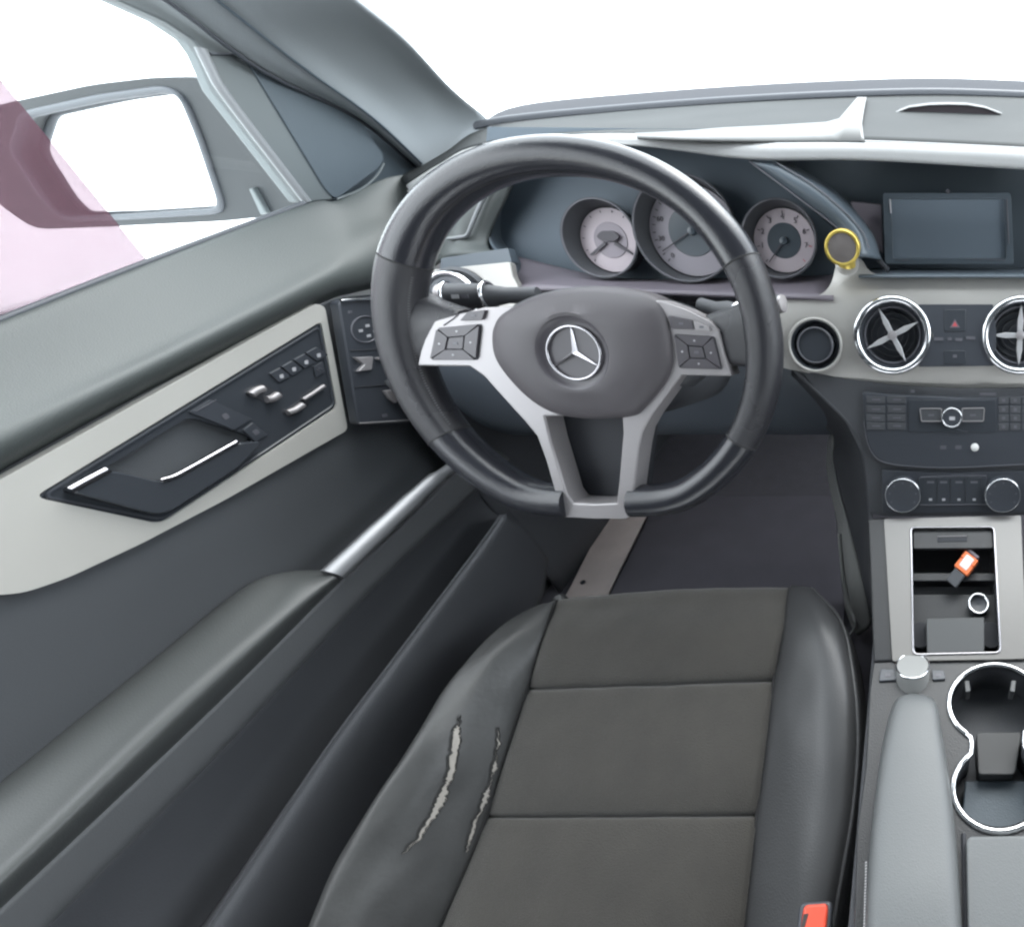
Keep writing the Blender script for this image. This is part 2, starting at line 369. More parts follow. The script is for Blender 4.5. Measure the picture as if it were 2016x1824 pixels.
# ================================================================== A-PILLAR
ap = thing('windshield_pillar', Vector((-.43, .5, .74)), 'slanted grey cloth-covered pillar between windscreen and door window', 'pillar')
rows = []
for d, c, m_, e2, e in (((150, -110, -.42), (250, -110, -.40), (340, -110, .22), (480, -110, .23), (570, -110, .25)),
                  ((325, 0, -.42), (424, 0, -.395), (500, 0, .25), (620, 0, .28), (697, 0, .30)),
                  ((518, 141, -.43), (590, 130, -.405), (650, 110, .32), (735, 90, .36), (801, 85, .38)),
                  ((707, 236, -.44), (735, 235, -.415), (780, 215, .40), (830, 180, .44), (886, 174, .47)),
                  ((829, 339, -.45), (840, 335, -.43), (865, 310, .43), (905, 262, .50), (957, 232, .56)),
                  ((850, 360, -.45), (860, 355, -.43), (880, 335, .42), (920, 285, .48), (965, 255, .54))):
    rows.append([X(*d), X(*c), Y(*m_), Y(*e2), Y(*e)])
patch('cover', rows, 'pillar', ap, 6, 6, .01)
tube('crease', [X(424, -2, -.392), X(590, 128, -.402), X(735, 233, -.412), X(830, 322, -.428)], .0016, 'sail', ap, 6, sub=5)
tube('seal', [X(150, -110, -.415), X(325, 0, -.417), X(518, 141, -.427), X(707, 236, -.437), X(829, 339, -.447)], .0022, 'frit', ap, 8, sub=5)

# ================================================================== DOOR
door = thing('car_door', Vector((-.42, -.1, .1)), 'driver door with pale trim, handle and dark armrest at left', 'car door')
patch('upper_pad', [
    [X(x, y, -.43) for x, y in ((-160, 692), (0, 632), (290, 518), (600, 402), (668, 394), (760, 350), (838, 342))],
    [X(x, y, -.424) for x, y in ((-160, 712), (0, 650), (290, 533), (600, 415), (680, 402), (765, 365), (838, 362))],
    [X(x, y, -.408) for x, y in ((-160, 800), (0, 735), (310, 590), (615, 458), (690, 440), (768, 415), (840, 405))],
    [X(x, y, -.388) for x, y in ((-160, 880), (0, 812), (330, 662), (631, 511), (700, 482), (770, 458), (842, 445))],
    [X(x, y, -.376) for x, y in ((-160, 935), (0, 860), (315, 705), (625, 552), (690, 528), (765, 508), (842, 500))],
    [X(x, y, -.378) for x, y in ((-160, 985), (0, 905), (300, 745), (620, 585), (680, 562), (760, 548), (842, 545))],
    [X(x, y, -.395) for x, y in ((-160, 1010), (0, 928), (300, 765), (622, 602), (690, 578), (760, 565), (842, 560))]], 'door', door, 6, 5, .01)
tube('window_seal', [X(x, y, -.432) for x, y in ((-160, 690), (0, 630), (290, 516), (600, 400))], .0028, 'frit', door, 8, sub=4)
trim_px = [(-160, 1032), (0, 945), (622, 597), (640, 603), (685, 846), (448, 981), (278, 1070), (134, 1137), (50, 1166), (0, 1171), (-160, 1165)]
hole_px = [(67, 978), (633, 632), (664, 802), (316, 1031)]
tp = rounded([Dr(x, y, .003) for x, y in trim_px], .006)
trim = prism('trim_panel', tp, NX * -.008, 'trimlight', door, .0025, [rounded([Dr(x, y, .003) for x, y in hole_px], .006)], seg=3)
ins = rounded([Dr(x, y, .001) for x, y in [(69, 979), (632, 634), (663, 801), (316, 1030)]], .006)
rec = rounded([Dr(x, y, .001) for x, y in ((190, 932), (372, 820), (470, 850), (505, 862), (430, 905), (325, 955), (235, 948))], .006)
inset = prism('switch_panel', ins, NX * -.006, 'gloss', door, .0012, [rec])
tube('frame', [p + NX * .001 for p in rounded([Dr(x, y, .001) for x, y in [(80, 977), (627, 643), (656, 797), (318, 1022)]], .006)], .0011, 'black', inset, 6, True)
bowl = rounded([Dr(x, y, -.03) for x, y in ((150, 940), (372, 780), (560, 850), (430, 960), (300, 1010))], .01)
prism('handle_recess', bowl, NX * -.004, 'sail', door, 0)
hb = prism('door_handle', rounded([Dr(x, y, .010) for x, y in ((136, 966), (212, 925), (246, 931), (320, 950), (360, 936), (470, 872), (520, 868), (470, 920), (338, 1006), (306, 1012))], .005), NX * -.012, 'gloss', door, .004, seg=4)
tube('chrome_strip', [Dr(x, y, .0105) for x, y in ((140, 964), (175, 945), (213, 925))], .0028, 'emblem', hb, 10, sub=3, flat=(NX, .6))
tube('chrome_strip', [Dr(x, y, .0105) for x, y in ((318, 946), (345, 938), (372, 924), (420, 897), (468, 870))], .002, 'emblem', hb, 10, sub=4, flat=(NX, .6))
def dbtn(name, px, m='black', lift=.003, th=.003, parent=door, bevel=.0008, r=.001):
    return prism(name, rounded([Dr(x, y, lift) for x, y in px], r), NX * -th, m, parent, bevel)
b1 = dbtn('lock_button', [(374, 811), (416, 786), (497, 824), (461, 846)])
for x0 in (0, 14): tube('mark', [Dr(384 + x0, 810 - x0 * .6, .0034), Dr(412 + x0, 795 - x0 * .6, .0034)], .0004, 'markdim', b1, 5)
dbtn('icon', [(436, 818), (446, 812), (453, 821), (444, 827)], 'markdim', .0034, .001, b1, 0)
b1 = dbtn('lock_button', [(479, 846), (499, 831), (529, 855), (503, 870)])
dbtn('icon', [(497, 849), (506, 844), (512, 852), (503, 857)], 'markdim', .0034, .001, b1, 0)
for i in range(4):
    a, b = i / 4, (i + .88) / 4
    L_ = lambda t, p, q: (p[0] + (q[0] - p[0]) * t, p[1] + (q[1] - p[1]) * t)
    t0, t1, u0, u1 = L_(a, (531, 735), (627, 681)), L_(b, (531, 735), (627, 681)), L_(a, (551, 753), (650, 697)), L_(b, (551, 753), (650, 697))
    bb = dbtn('memory_button', [t0, t1, u1, u0])
    cxm, cym = (t0[0] + u1[0]) / 2 + 3, (t0[1] + u1[1]) / 2 + 3
    dbtn('icon', [(cxm - 4, cym - 3), (cxm + 3, cym - 5), (cxm + 4, cym + 3), (cxm - 3, cym + 4)], 'mark', .0034, .001, bb, 0)
bb = dbtn('memory_button', [(618, 722), (636, 712), (640, 732), (622, 742)]); text('letter', 'M', Dr(629, 727, .0036), Vector((0, .9, .43)), Vector((0, -.43, .9)), .006, 'markdim', bb)
for pts_, r_ in ((((494, 776), (506, 768), (518, 764)), .0036), (((524, 786), (536, 784), (548, 776)), .0036), (((566, 812), (582, 806), (596, 796)), .0032), (((597, 786), (618, 773), (638, 759)), .002)):
    sw = tube('seat_switch', [Dr(x, y, .004) for x, y in pts_], r_, 'silver', door, 10, sub=3)
for px in ([(484, 775), (512, 755), (560, 775), (530, 795)], [(556, 812), (600, 780), (612, 790), (575, 822)]): dbtn('switch_base', px, 'void', .002)
# door below the trim
patch('lower_panel', [
    [X(x, y, -.395) for x, y in ((-160, 1010), (0, 930), (300, 770), (622, 610), (690, 585), (850, 570))],
    [X(x, y, -.392) for x, y in ((-160, 1120), (0, 1060), (300, 880), (650, 700), (720, 680), (860, 660))],
    [X(x, y, -.388) for x, y in ((-160, 1300), (0, 1220), (300, 1080), (690, 850), (760, 830), (880, 780))],
    [X(x, y, -.388) for x, y in ((-160, 1500), (0, 1400), (300, 1200), (600, 1010), (740, 930), (900, 860))],
    [X(x, y, -.386) for x, y in ((-160, 1680), (0, 1560), (297, 1320), (495, 1160), (690, 1050), (900, 930))],
    [X(x, y, -.386) for x, y in ((-160, 1800), (0, 1680), (297, 1440), (495, 1290), (730, 1160), (940, 1030))]], 'doorlow', door, 6, 4, .01)
sb = prism('switch_block', rounded([X(x, y, -.366) for x, y in ((666, 592), (760, 582), (860, 575), (890, 826), (706, 836))], .006), NX * -.012, 'black', door, .002)
tube('chrome_line', [X(x, y, -.364) for x, y in ((671, 592), (690, 590), (760, 588), (800, 586))], .0016, 'chrome', sb, 8)
tube('chrome_line', [X(x, y, -.364) for x, y in ((708, 833), (760, 830), (830, 825))], .001, 'silver', sb, 8)
tube('mirror_pad_ring', [X(719 + 27 * math.cos(k * .2618), 648 + 26 * math.sin(k * .2618), -.3655) for k in range(24)], .0009, 'markdim', sb, 6, True)
for x, y in ((724, 641), (711, 651), (739, 652), (727, 661), (690, 614)): prism('icon', [X(x + a, y + b, -.3652) for a, b in ((-4, -2), (3, -3), (4, 2), (-3, 3))], NX * -.001, 'mark' if x != 690 else 'markdim', sb, 0)
for px in (((699, 703), (736, 702), (733, 728), (706, 731), (718, 717)), ((743, 703), (757, 703), (755, 709), (745, 709)), ((758, 769), (779, 766), (789, 784), (781, 793), (768, 784))):
    prism('window_switch', [X(x, y, -.362) for x, y in px], NX * -.005, 'silver', sb, .001)
prism('icon', [X(x, y, -.3652) for x, y in ((751, 816), (762, 814), (764, 820), (753, 822))], NX * -.001, 'markdim', sb, 0)
for a, b in (((690, 690), (800, 684)), ((698, 762), (820, 752))): tube('groove', [X(*a, -.3658), X(*b, -.3658)], .0009, 'void', sb, 5)
# armrest, pull handle, map pocket
patch('armrest', [
    [X(x, y, -.387) for x, y in ((-160, 1670), (0, 1538), (297, 1300), (470, 1162), (545, 1130), (632, 1122))],
    [X(x, y, -.365) for x, y in ((-160, 1700), (0, 1575), (305, 1315), (490, 1160), (565, 1127), (640, 1121))],
    [X(x, y, -.335) for x, y in ((-160, 1795), (0, 1668), (328, 1365), (520, 1200), (590, 1146), (648, 1124))],
    [X(x, y, -.320) for x, y in ((-160, 1850), (0, 1716), (346, 1389), (545, 1215), (612, 1160), (655, 1131))],
    [X(x, y, -.316) for x, y in ((-160, 1885), (0, 1750), (385, 1389), (575, 1213), (632, 1164), (664, 1137))],
    [X(x, y, -.324) for x, y in ((-160, 1922), (0, 1787), (421, 1391), (600, 1212), (645, 1166), (671, 1142))],
    [X(x, y, -.345) for x, y in ((-160, 1930), (0, 1795), (428, 1393), (606, 1214), (650, 1168), (675, 1146))]], 'arm', door, 6, 6, .006)
tube('pull_handle', [X(x, y, -.322) for x, y in ((654, 1131), (700, 1088), (780, 1013), (850, 948), (893, 917))], [.0105, .0105, .010, .009, .007], 'handle', door, 16, sub=5, flat=(Vector((1, 0, 1)).normalized(), .55))
patch('handle_shroud', [
    [X(x, y, -.324) for x, y in ((-160, 1930), (0, 1790), (421, 1392), (672, 1144), (790, 1038), (900, 928), (960, 880))],
    [X(x, y, -.326) for x, y in ((-80, 1930), (60, 1800), (436, 1430), (710, 1146), (835, 1030), (935, 935), (985, 890))],
    [X(x, y, -.330) for x, y in ((-40, 1950), (99, 1812), (445, 1461), (740, 1146), (862, 1030), (960, 938), (1000, 900))],
    [X(x, y, -.345) for x, y in ((-36, 1955), (103, 1816), (449, 1465), (744, 1150), (866, 1034), (963, 942), (1003, 905))]], 'shroud', door, 5, 4, .004)
patch('pocket_wall', [
    [X(x, y, -.342) for x, y in ((-60, 1950), (97, 1806), (443, 1457), (738, 1142), (860, 1026), (960, 935))],
    [X(x, y, -.350) for x, y in ((100, 1950), (260, 1800), (560, 1470), (820, 1150), (900, 1050), (975, 960))],
    [X(x, y, -.345) for x, y in ((300, 1950), (390, 1824), (630, 1478), (860, 1180), (930, 1092), (1000, 1000))],
    [X(x, y, -.335) for x, y in ((420, 1980), (490, 1850), (710, 1500), (900, 1240), (965, 1130), (1025, 1030))]], 'dark', door, 5, 5, .004)
patch('pocket_rim', [
    [X(x, y, -.335) for x, y in ((300, 1960), (385, 1838), (628, 1492), (770, 1302), (930, 1100), (985, 1020))],
    [X(x, y, -.290) for x, y in ((330, 1940), (405, 1824), (638, 1478), (780, 1288), (932, 1088), (985, 1015))],
    [X(x, y, -.283) for x, y in ((350, 1940), (421, 1824), (650, 1478), (790, 1288), (943, 1084), (993, 1012))],
    [X(x, y, -.279) for x, y in ((390, 1940), (465, 1824), (690, 1478), (822, 1288), (962, 1090), (1005, 1018))],
    [X(x, y, -.282) for x, y in ((470, 1980), (560, 1850), (755, 1520), (880, 1330), (1010, 1120), (1040, 1045))],
    [X(x, y, -.30) for x, y in ((560, 2060), (640, 1930), (830, 1620), (950, 1430), (1060, 1200), (1080, 1100))]], 'dark', door, 6, 6, .005)
# window frame, mirror corner, glass
prism('outer_skin', [Vector((-.475, y, z)) for y, z in ((-1.0, -.2), (.5, -.2), (.5, .72), (.2, .71), (-1.0, .68))], NX * -.02, 'paint', door, .004)
prism('corner_backing', [X(x, y, -.452) for x, y in ((471, 98), (520, 128), (720, 225), (860, 320), (870, 400), (640, 425), (600, 400))], NX * -.01, 'sail', door, .001)
fr = prism('window_frame', [X(x, y, -.436) for x, y in ((90, -110), (231, 0), (330, 45), (382, 80), (402, 108), (433, 179), (601, 399), (658, 393), (509, 141), (471, 100), (448, 85), (325, 0), (190, -110))], NX * -.02, 'frame', door, .002)
tube('glass_channel', [X(x, y, -.435) for x, y in ((395, 95), (417, 141), (440, 182), (520, 288), (604, 397))], .0042, 'bright', fr, 8, sub=3)
dbtn2 = prism('mirror_corner_cover', rounded([X(x, y, -.434) for x, y in ((480, 108), (520, 142), (709, 238), (758, 306), (752, 328), (662, 394), (640, 372))], .008), NX * -.014, 'sail', door, .003, seg=3)
tube('edge', [X(x, y, -.431) for x, y in ((664, 392), (712, 372), (742, 346), (756, 322))], .0012, 'frame', dbtn2, 6, sub=3)
tube('groove', [X(413, 106, -.4345), X(473, 108, -.4345)], .0015, 'frit', fr, 6)
gl = prism('window_glass', [X(x, y, -.445) for x, y in ((-500, 820), (-500, -110), (150, -110), (390, 40), (470, 160), (640, 420))], NX * -.001, 'glass', door, 0)
prism('pink_reflection', [X(x, y, -.4445) for x, y in ((-500, 900), (-500, -110), (-100, 0), (0, 155), (300, 524), (290, 560))], NX * -.0003, 'film', gl, 0)
gl.children[0]['label'] = 'faint pink reflection, built as a tinted sheet, across the rear part of the side window'

# ================================================================== SIDE MIRROR
sm = thing('side_mirror', Vector((-.70, .33, .70)), 'dark exterior side mirror seen through the driver window', 'mirror')
MY = .30
mg = [(28, 300), (50, 226), (200, 193), (330, 175), (362, 190), (395, 270), (438, 400), (430, 416), (250, 427), (130, 431), (95, 400)]
hsg = [(-90, 300), (-70, 230), (0, 205), (180, 166), (310, 151), (395, 152), (440, 170), (560, 330), (590, 420), (440, 436), (230, 446), (70, 452), (20, 420), (-40, 370)]
mo = [Y(x, y, MY) for x, y in mg]
ho = [Y(x, y, MY - .004) for x, y in hsg]
prism('housing', rounded(ho, .02), Vector((-.02, .10, 0)), 'cowl', sm, .012, [[p + Vector((0, -.004, 0)) * 0 for p in rounded([Y(x, y, MY - .004) for x, y in mg], .015)]], seg=3).data.materials[0] = M['mirrorcase']
prism('mirror_glass', rounded([Y(x, y, MY + .008) for x, y in [(20, 300), (40, 218), (200, 184), (335, 166), (370, 182), (405, 268), (448, 405), (436, 424), (250, 436), (125, 440), (85, 405)]], .015), Vector((0, .006, 0)), 'mirrorglass', sm, 0)
tube('glass_edge', rounded([Y(x, y, MY - .004) for x, y in mg], .015), .004, 'frit', sm, 8, True)
prism('mount', [Y(x, y, MY - .01) for x, y in ((488, 372), (496, 370), (524, 420), (512, 424))], Vector((0, .012, 0)), 'frame', sm, .002)
# ================================================================== DASHBOARD
dash = thing('dashboard', Vector((.1, .3, .56)), 'grey dashboard with brushed trim across the front of the cabin', 'dashboard')
top_rows = [[Y(*b) + Vector((0, .005, -.004)) for b in ((780, 340, .38), (870, 292, .46), (960, 245, .53), (1200, 216, .61), (1500, 195, .67), (1800, 184, .70), (2016, 188, .70), (2250, 199, .68))],
            [Y(*b) for b in ((790, 350, .34), (868, 308, .40), (955, 262, .43), (1200, 240, .44), (1500, 228, .45), (1800, 228, .46), (2016, 237, .46), (2250, 247, .46))],
            [Y(*b) for b in ((800, 362, .31), (864, 322, .31), (948, 284, .26), (1195, 265, .218), (1474, 277, .21), (1700, 278, .21), (2016, 292, .21), (2250, 306, .21))]]
patch('top_panel', top_rows, 'dash', dash, 6, 6, .004)
TOPB = bvh(grid(top_rows, 6, 6))
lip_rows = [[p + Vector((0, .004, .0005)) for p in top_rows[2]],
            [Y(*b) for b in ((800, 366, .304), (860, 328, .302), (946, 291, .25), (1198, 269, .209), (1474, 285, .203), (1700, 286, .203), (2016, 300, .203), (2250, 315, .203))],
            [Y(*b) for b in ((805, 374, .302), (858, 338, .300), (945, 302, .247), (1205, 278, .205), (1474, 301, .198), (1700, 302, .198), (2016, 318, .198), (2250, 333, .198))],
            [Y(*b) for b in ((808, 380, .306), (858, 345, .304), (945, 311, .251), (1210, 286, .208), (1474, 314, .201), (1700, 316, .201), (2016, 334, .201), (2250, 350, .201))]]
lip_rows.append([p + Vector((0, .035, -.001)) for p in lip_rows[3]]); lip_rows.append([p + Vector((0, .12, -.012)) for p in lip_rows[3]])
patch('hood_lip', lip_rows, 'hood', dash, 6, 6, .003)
far = [(1250, 262), (1339, 258), (1425, 251), (1530, 246), (1627, 240), (1652, 233), (1688, 191), (1706, 191), (1697, 240), (1701, 274)]
near = [(1255, 270), (1339, 274), (1425, 276), (1530, 277), (1600, 277), (1630, 277), (1655, 277), (1685, 277), (1695, 277), (1703, 277)]
def ydash(x, y):
    k = max(0, min(1, (x - 1200) / 300)); a = ((lerp(265, 277, k), .213), (lerp(240, 228, k), .445), (lerp(216, 190, k), .68))
    for (p, q), (r_, t_) in zip(a, a[1:]):
        if y >= r_: return q + (t_ - q) * (p - y) / (p - r_)
    return a[2][1]
def lerp(a, b, t): return a + (b - a) * t
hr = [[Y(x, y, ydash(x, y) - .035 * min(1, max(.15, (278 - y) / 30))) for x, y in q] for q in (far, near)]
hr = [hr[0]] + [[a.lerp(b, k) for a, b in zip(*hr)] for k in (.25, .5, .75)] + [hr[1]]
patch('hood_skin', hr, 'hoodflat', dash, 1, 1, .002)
sl = [(1762, 222), (1790, 211), (1830, 206), (1868, 205), (1905, 206), (1940, 212), (1972, 224), (1955, 227), (1780, 226)]
ly = hit(TOPB, 1868, 222).y
sens = prism('sensor_lens', [Y(x, y, ly) for x, y in sl], Vector((0, .03, .001)), 'lavdark', dash, .0006)
tube('rim', [Y(x, y, ly - .001) for x, y in sl[:7]], .0012, 'hood', sens, 6)
# left end of the dash with the outer vent
patch('end_panel', [
    [X(830, 345, -.43), Y(870, 335, .29), Y(950, 305, .255), Y(1010, 298, .23)],
    [X(832, 400, -.415), Y(880, 390, .25), Y(960, 376, .232), Y(1005, 370, .235)],
    [X(838, 470, -.40), Y(884, 458, .222), Y(930, 462, .218), Y(960, 468, .22)],
    [X(842, 520, -.39), Y(872, 505, .20), Y(930, 500, .195), Y(968, 496, .195)],
    [X(842, 530, -.40), Y(870, 512, .215), Y(930, 506, .21), Y(970, 502, .21)]], 'door', dash, 5, 5, .006)
tube('vent_edge', [Y(x, y, d_) for x, y, d_ in ((962, 374, .228), (945, 405, .222), (930, 440, .216), (920, 462, .213), (905, 467, .210), (880, 470, .208))], .0022, 'bright', dash, 8, sub=4)
plate('vent_slot', [(868, 508), (1000, 488), (1008, 517), (866, 530)], S, .01, 'screenframe', dash, .001, .002, -.004)
tl = plate('trim_panel', [(840, 532), (1004, 515), (1010, 545), (1022, 566), (1010, 620), (840, 640)], S, .008, 'alu', dash, .002, .004)
ls = thing('light_switch', S(908, 592), 'round chrome-ringed light switch behind the left wheel spoke', 'switch')
lc = S(908, 592)
lathe('bezel', lc, NS, [(.040, -.002), (.040, .002), (.036, .004), (.034, .002), (.034, .001)], 'dark', ls)
ringt('chrome_ring', lc + NS * .012, NS, .0315, .0028, 'chrome', ls)
lathe('knob', lc, NS, [(.031, 0), (.030, .011), (.026, .013), (.01, .014)], 'black', ls)
# brushed trim across the centre
tr_px = [(1440, 590), (1530, 583), (1602, 584), (1622, 574), (1634, 552), (1640, 500), (1688, 500), (1703, 528), (1728, 540), (2250, 540), (2250, 764), (2016, 769), (1880, 771), (1760, 763), (1640, 746), (1560, 730), (1440, 700)]
vc = [S(1757, 660), S(2008, 660)]; ic = S(1606, 679)
VR = .0455
trim2 = prism('trim_panel', rounded([S(x, y, .002) for x, y in tr_px], .008), NS * -.01, 'alu', dash, .003,
              [circ(vc[0], US, VS, VR - .004), circ(vc[1], US, VS, VR - .004), circ(ic, US, VS, .029)], seg=3)
trim2.modifiers.clear(); bend(trim2, S(1757, 660, .002), US, VS, NS, .07, .017)
for i, c in enumerate(vc):
    v_ = lathe('air_vent', c, NS, [(VR + .001, -.012), (VR + .001, .002), (VR - .003, .004), (VR - .005, 0), (.037, -.004), (.035, -.022), (.01, -.024)], 'black', dash)
    v_['label'] = ['round air vent with its chrome cross turned askew', 'round air vent with its chrome cross upright'][i]
    ringt('chrome_ring', c + NS * .004, NS, VR - .0015, .0045, 'chrome', v_, 72, 12)
    ringt('inner_ring', c + NS * -.003, NS, .0345, .0012, 'markdim', v_, 48, 6)
    for rr in (.012, .020, .028): ringt('louvre', c + NS * -.020, NS, rr, .0011, 'dark', v_, 40, 6)
    a0 = R(27 if i == 0 else 0); star = []
    for k in range(32):
        an = 2 * math.pi * k / 32; t = abs(((k + 4) % 8) - 4) / 4
        r_ = .034 * (1 - t) ** 3.2 + .0045
        star.append(c + (US * math.cos(an + a0) + VS * math.sin(an + a0)) * min(r_, .0375) + NS * .002)
    prism('vane', star, NS * -.006, 'vane', v_, .0015)
    lathe('hub', c, NS, [(.006, .0015), (.0055, .004), (.003, .005)], 'silver', v_, 24)
ig = lathe('ignition_switch', ic, NS, [(.0335, .003), (.031, .004), (.0285, .001), (.027, -.010), (.0235, -.010), (.0225, .002), (.020, .004), (.0195, .0015), (.002, .001)], 'gloss', dash)
ringt('outer_ring', ic + NS * .003, NS, .0322, .002, 'alu', ig); ringt('inner_ring', ic + NS * .0035, NS, .0215, .0009, 'markdim', ig)
# hazard panel
hz = plate('hazard_panel', [(1808, 599), (1955, 599), (1962, 660), (1957, 720), (1808, 722), (1838, 660)], S, .004, 'black', dash, .0006, .001, .0032)
hbt = plate('hazard_button', [(1859, 609), (1902, 609), (1902, 652), (1859, 652)], S, .002, 'gloss', hz, .0006, .002, .0042)
plate('triangle', [(1880, 628), (1890, 645), (1870, 645)], S, .0004, 'lav', hbt, 0, 0, .0046)
plate('triangle', [(1880, 633), (1885, 642), (1875, 642)], S, .0004, 'red', hbt, 0, 0, .0049)
plate('button', [(1859, 690), (1902, 690), (1902, 716), (1859, 716)], S, .002, 'gloss', hz, .0006, .002, .0042)
for x, y, w_ in ((1848, 667, 9), (1870, 667, 4), (1888, 668, 7), (1911, 665, 9), (1880, 701, 4)): plate('icon', [(x - w_, y - 3), (x + w_, y - 3), (x + w_, y + 3), (x - w_, y + 3)], S, .0004, 'markdim', hz, 0, 0, .0048)
# knee panel, kick panel, lower stack
patch('knee_panel', [[(x, y, z) for x in (-.44, -.25, 0, .15, .25)] for y, z in ((.155, .60), (.135, .555), (.14, .50), (.165, .43), (.22, .38), (.36, .37))], 'knee', dash, 5, 6, .006)
patch('kick_panel', [[(-.345, .095, z), (-.343, .2, z), (-.34, .78, z)] for z in (.09, .3, .56)], 'dark', dash, 3, 3, .006)
plate('stack_body', [(1570, 725), (1640, 742), (1760, 758), (1880, 765), (2016, 764), (2250, 758), (2250, 1012), (1740, 1017), (1713, 1010), (1700, 900), (1665, 830)], S, .012, 'dark', dash, .003, .006, -.006)
patch('stack_side', [
    [S(1560, 728, -.005), Y(1555, 745, .15), Y(1550, 770, .20)],
    [S(1668, 832, -.005), Y(1655, 840, .13), Y(1632, 850, .16)],
    [S(1702, 900, -.005), Y(1668, 905, .11), Y(1637, 909, .13)],
    [S(1713, 1008, -.008), Y(1690, 1010, .06), Y(1663, 1009, .08)],
    [C(1712, 1060, -.01), Y(1705, 1090, .03), Y(1687, 1105, .05)],
    [C(1716, 1200, -.02), Y(1715, 1210, -.02), Y(1713, 1215, 0)]], 'dark', dash, 4, 5, .004)
tn = patch('tunnel_carpet_panel', [
    [Y(1637, 855, .152), Y(1634, 858, .17), Y(1630, 862, .2)],
    [Y(1638, 909, .128), Y(1634, 920, .15), Y(1628, 930, .2)],
    [Y(1663, 1009, .08), Y(1655, 1020, .09), Y(1648, 1030, .12)],
    [Y(1687, 1105, .045), Y(1668, 1110, .055), Y(1654, 1115, .09)],
    [Y(1707, 1190, .010), Y(1684, 1195, .020), Y(1664, 1200, .06)],
    [Y(1713, 1225, -.005), Y(1700, 1245, .0), Y(1672, 1252, .03)]], 'tunnel', None, 5, 5, .006)
tag(tn, 'pale curved panel edge between footwell and centre console', 'panel')
tube('piping', [Y(1652, 1050, .085), Y(1660, 1130, .06), Y(1672, 1190, .035), Y(1684, 1230, .01), Y(1668, 1256, .005)], .003, 'tunnel', tn, 8, sub=5)

# ------------------------------------------------------------------ instrument cluster
ic_ = thing('instrument_cluster', G(1370, 540), 'hooded instrument cluster with three pinkish round dials behind the wheel', 'gauges')
prism('back_panel', [G(x, y, -.012) for x, y in ((930, 560), (960, 250), (1495, 255), (1560, 380), (1700, 500), (1660, 600))], NG * -.004, 'clusterback', ic_, 0)
def face_hole(c, r): return circ(c, US, VG, r, 48)
gc = [G(1203, 473), G(1364, 455), G(1544, 474)]; gr = [.0395, .056, .0395]
patch('floor_panel', [[G(x, y, -.01) for x, y in ((1000, 500), (1200, 545), (1400, 548), (1660, 540))], [G(x, y, .012) for x, y in ((1008, 530), (1200, 550), (1400, 556), (1650, 552))],
      [S(x, y, .0) for x, y in ((1014, 566), (1200, 570), (1400, 578), (1640, 586))]], 'lav', ic_, 5, 4, .004)
patch('side_wall', [[Y(962, 372, .232), Y(985, 370, .26), Y(1010, 360, .29)], [Y(964, 470, .222), Y(985, 470, .24), Y(1010, 470, .27)], [Y(1000, 515, .18), Y(1008, 515, .20), Y(1040, 520, .24)], [Y(1018, 566, .165), Y(1030, 566, .19), Y(1060, 570, .23)]], 'screenframe', ic_, 4, 4, .003)
for i, (c, r) in enumerate(zip(gc, gr)):
    d_ = lathe('dial', c, NG, [(r + .001, -.006), (r, 0), (r * .56, .0002), (r * .55, -.001)], 'dialshade' if i == 1 else 'dial', ic_, 64)
    d_['label'] = ['left dial with two dark needles', 'large middle dial half hidden by the wheel rim', 'right dial with red sector and needle'][i]
    lathe('centre', c + NG * .0004, NG, [(r * .56, 0), (r * .55, .0006)], 'dialmid' if i == 0 else 'dialdark', d_, 48)
    lathe('bezel', c, NG, [(r + .0015, -.008), (r + .002, .004), (r + .006, .022), (r + .0085, .024), (r + .0085, .020)], 'dark', d_, 64, cap=False)
    ringt('rim', c + NG * .023, NG, r + .007, .0011, 'markdim', d_)
    nt_ = (12, 26, 9)[i]
    for k in range(nt_):
        an = R(225) - R(270) * k / (nt_ - 1)
        dr = US * math.cos(an) + VG * math.sin(an); tt = NG.cross(dr)
        rr = r * .93; ll = r * (.07 if i != 2 else .10)
        prism('tick', [c + dr * (rr - ll) - tt * .0005 + NG * .0008, c + dr * rr - tt * .0005 + NG * .0008, c + dr * rr + tt * .0005 + NG * .0008, c + dr * (rr - ll) + tt * .0005 + NG * .0008], NG * -.0004, 'inkdark' if not (i == 2 and k > 6) else 'red', d_, 0)
        if i == 2 and 0 < k < 8: text('numeral', str(k), c + dr * r * .74 + NG * .0012, US, VG, .0095, 'inkdark', d_)
        if i == 1 and k % 3 == 0: text('numeral', str(10 * k), c + dr * r * .76 + NG * .0012, US, VG, .0085, 'inkdark', d_)
    for an in ((-32, 214) if i == 0 else (211,) if i == 1 else (232,)):
        dr = US * math.cos(R(an)) + VG * math.sin(R(an)); tt = NG.cross(dr); r0 = r * (.18 if i == 0 else .05) ; r1 = r * (.86 if i else .84)
        wd = .0022 if i == 0 else .0009
        prism('needle', [c + dr * r0 - tt * wd + NG * .004, c + dr * r1 - tt * wd * .6 + NG * .004, c + dr * r1 + tt * wd * .6 + NG * .004, c + dr * r0 + tt * wd + NG * .004], NG * -.0012, 'inkdark', d_, .0003)
    if i == 0:
        prism('needle_cover', rounded([c + US * a + VG * b + NG * .0052 for a, b in ((-.016, .004), (-.008, .011), (.008, .011), (.016, .004), (.008, -.002), (-.008, -.002))], .004), NG * -.002, 'inkdark', d_, .0005)
    else: lathe('needle_cover', c + NG * .001, NG, [(.0055, 0), (.005, .004), (.002, .005)], 'dialdark', d_, 20)
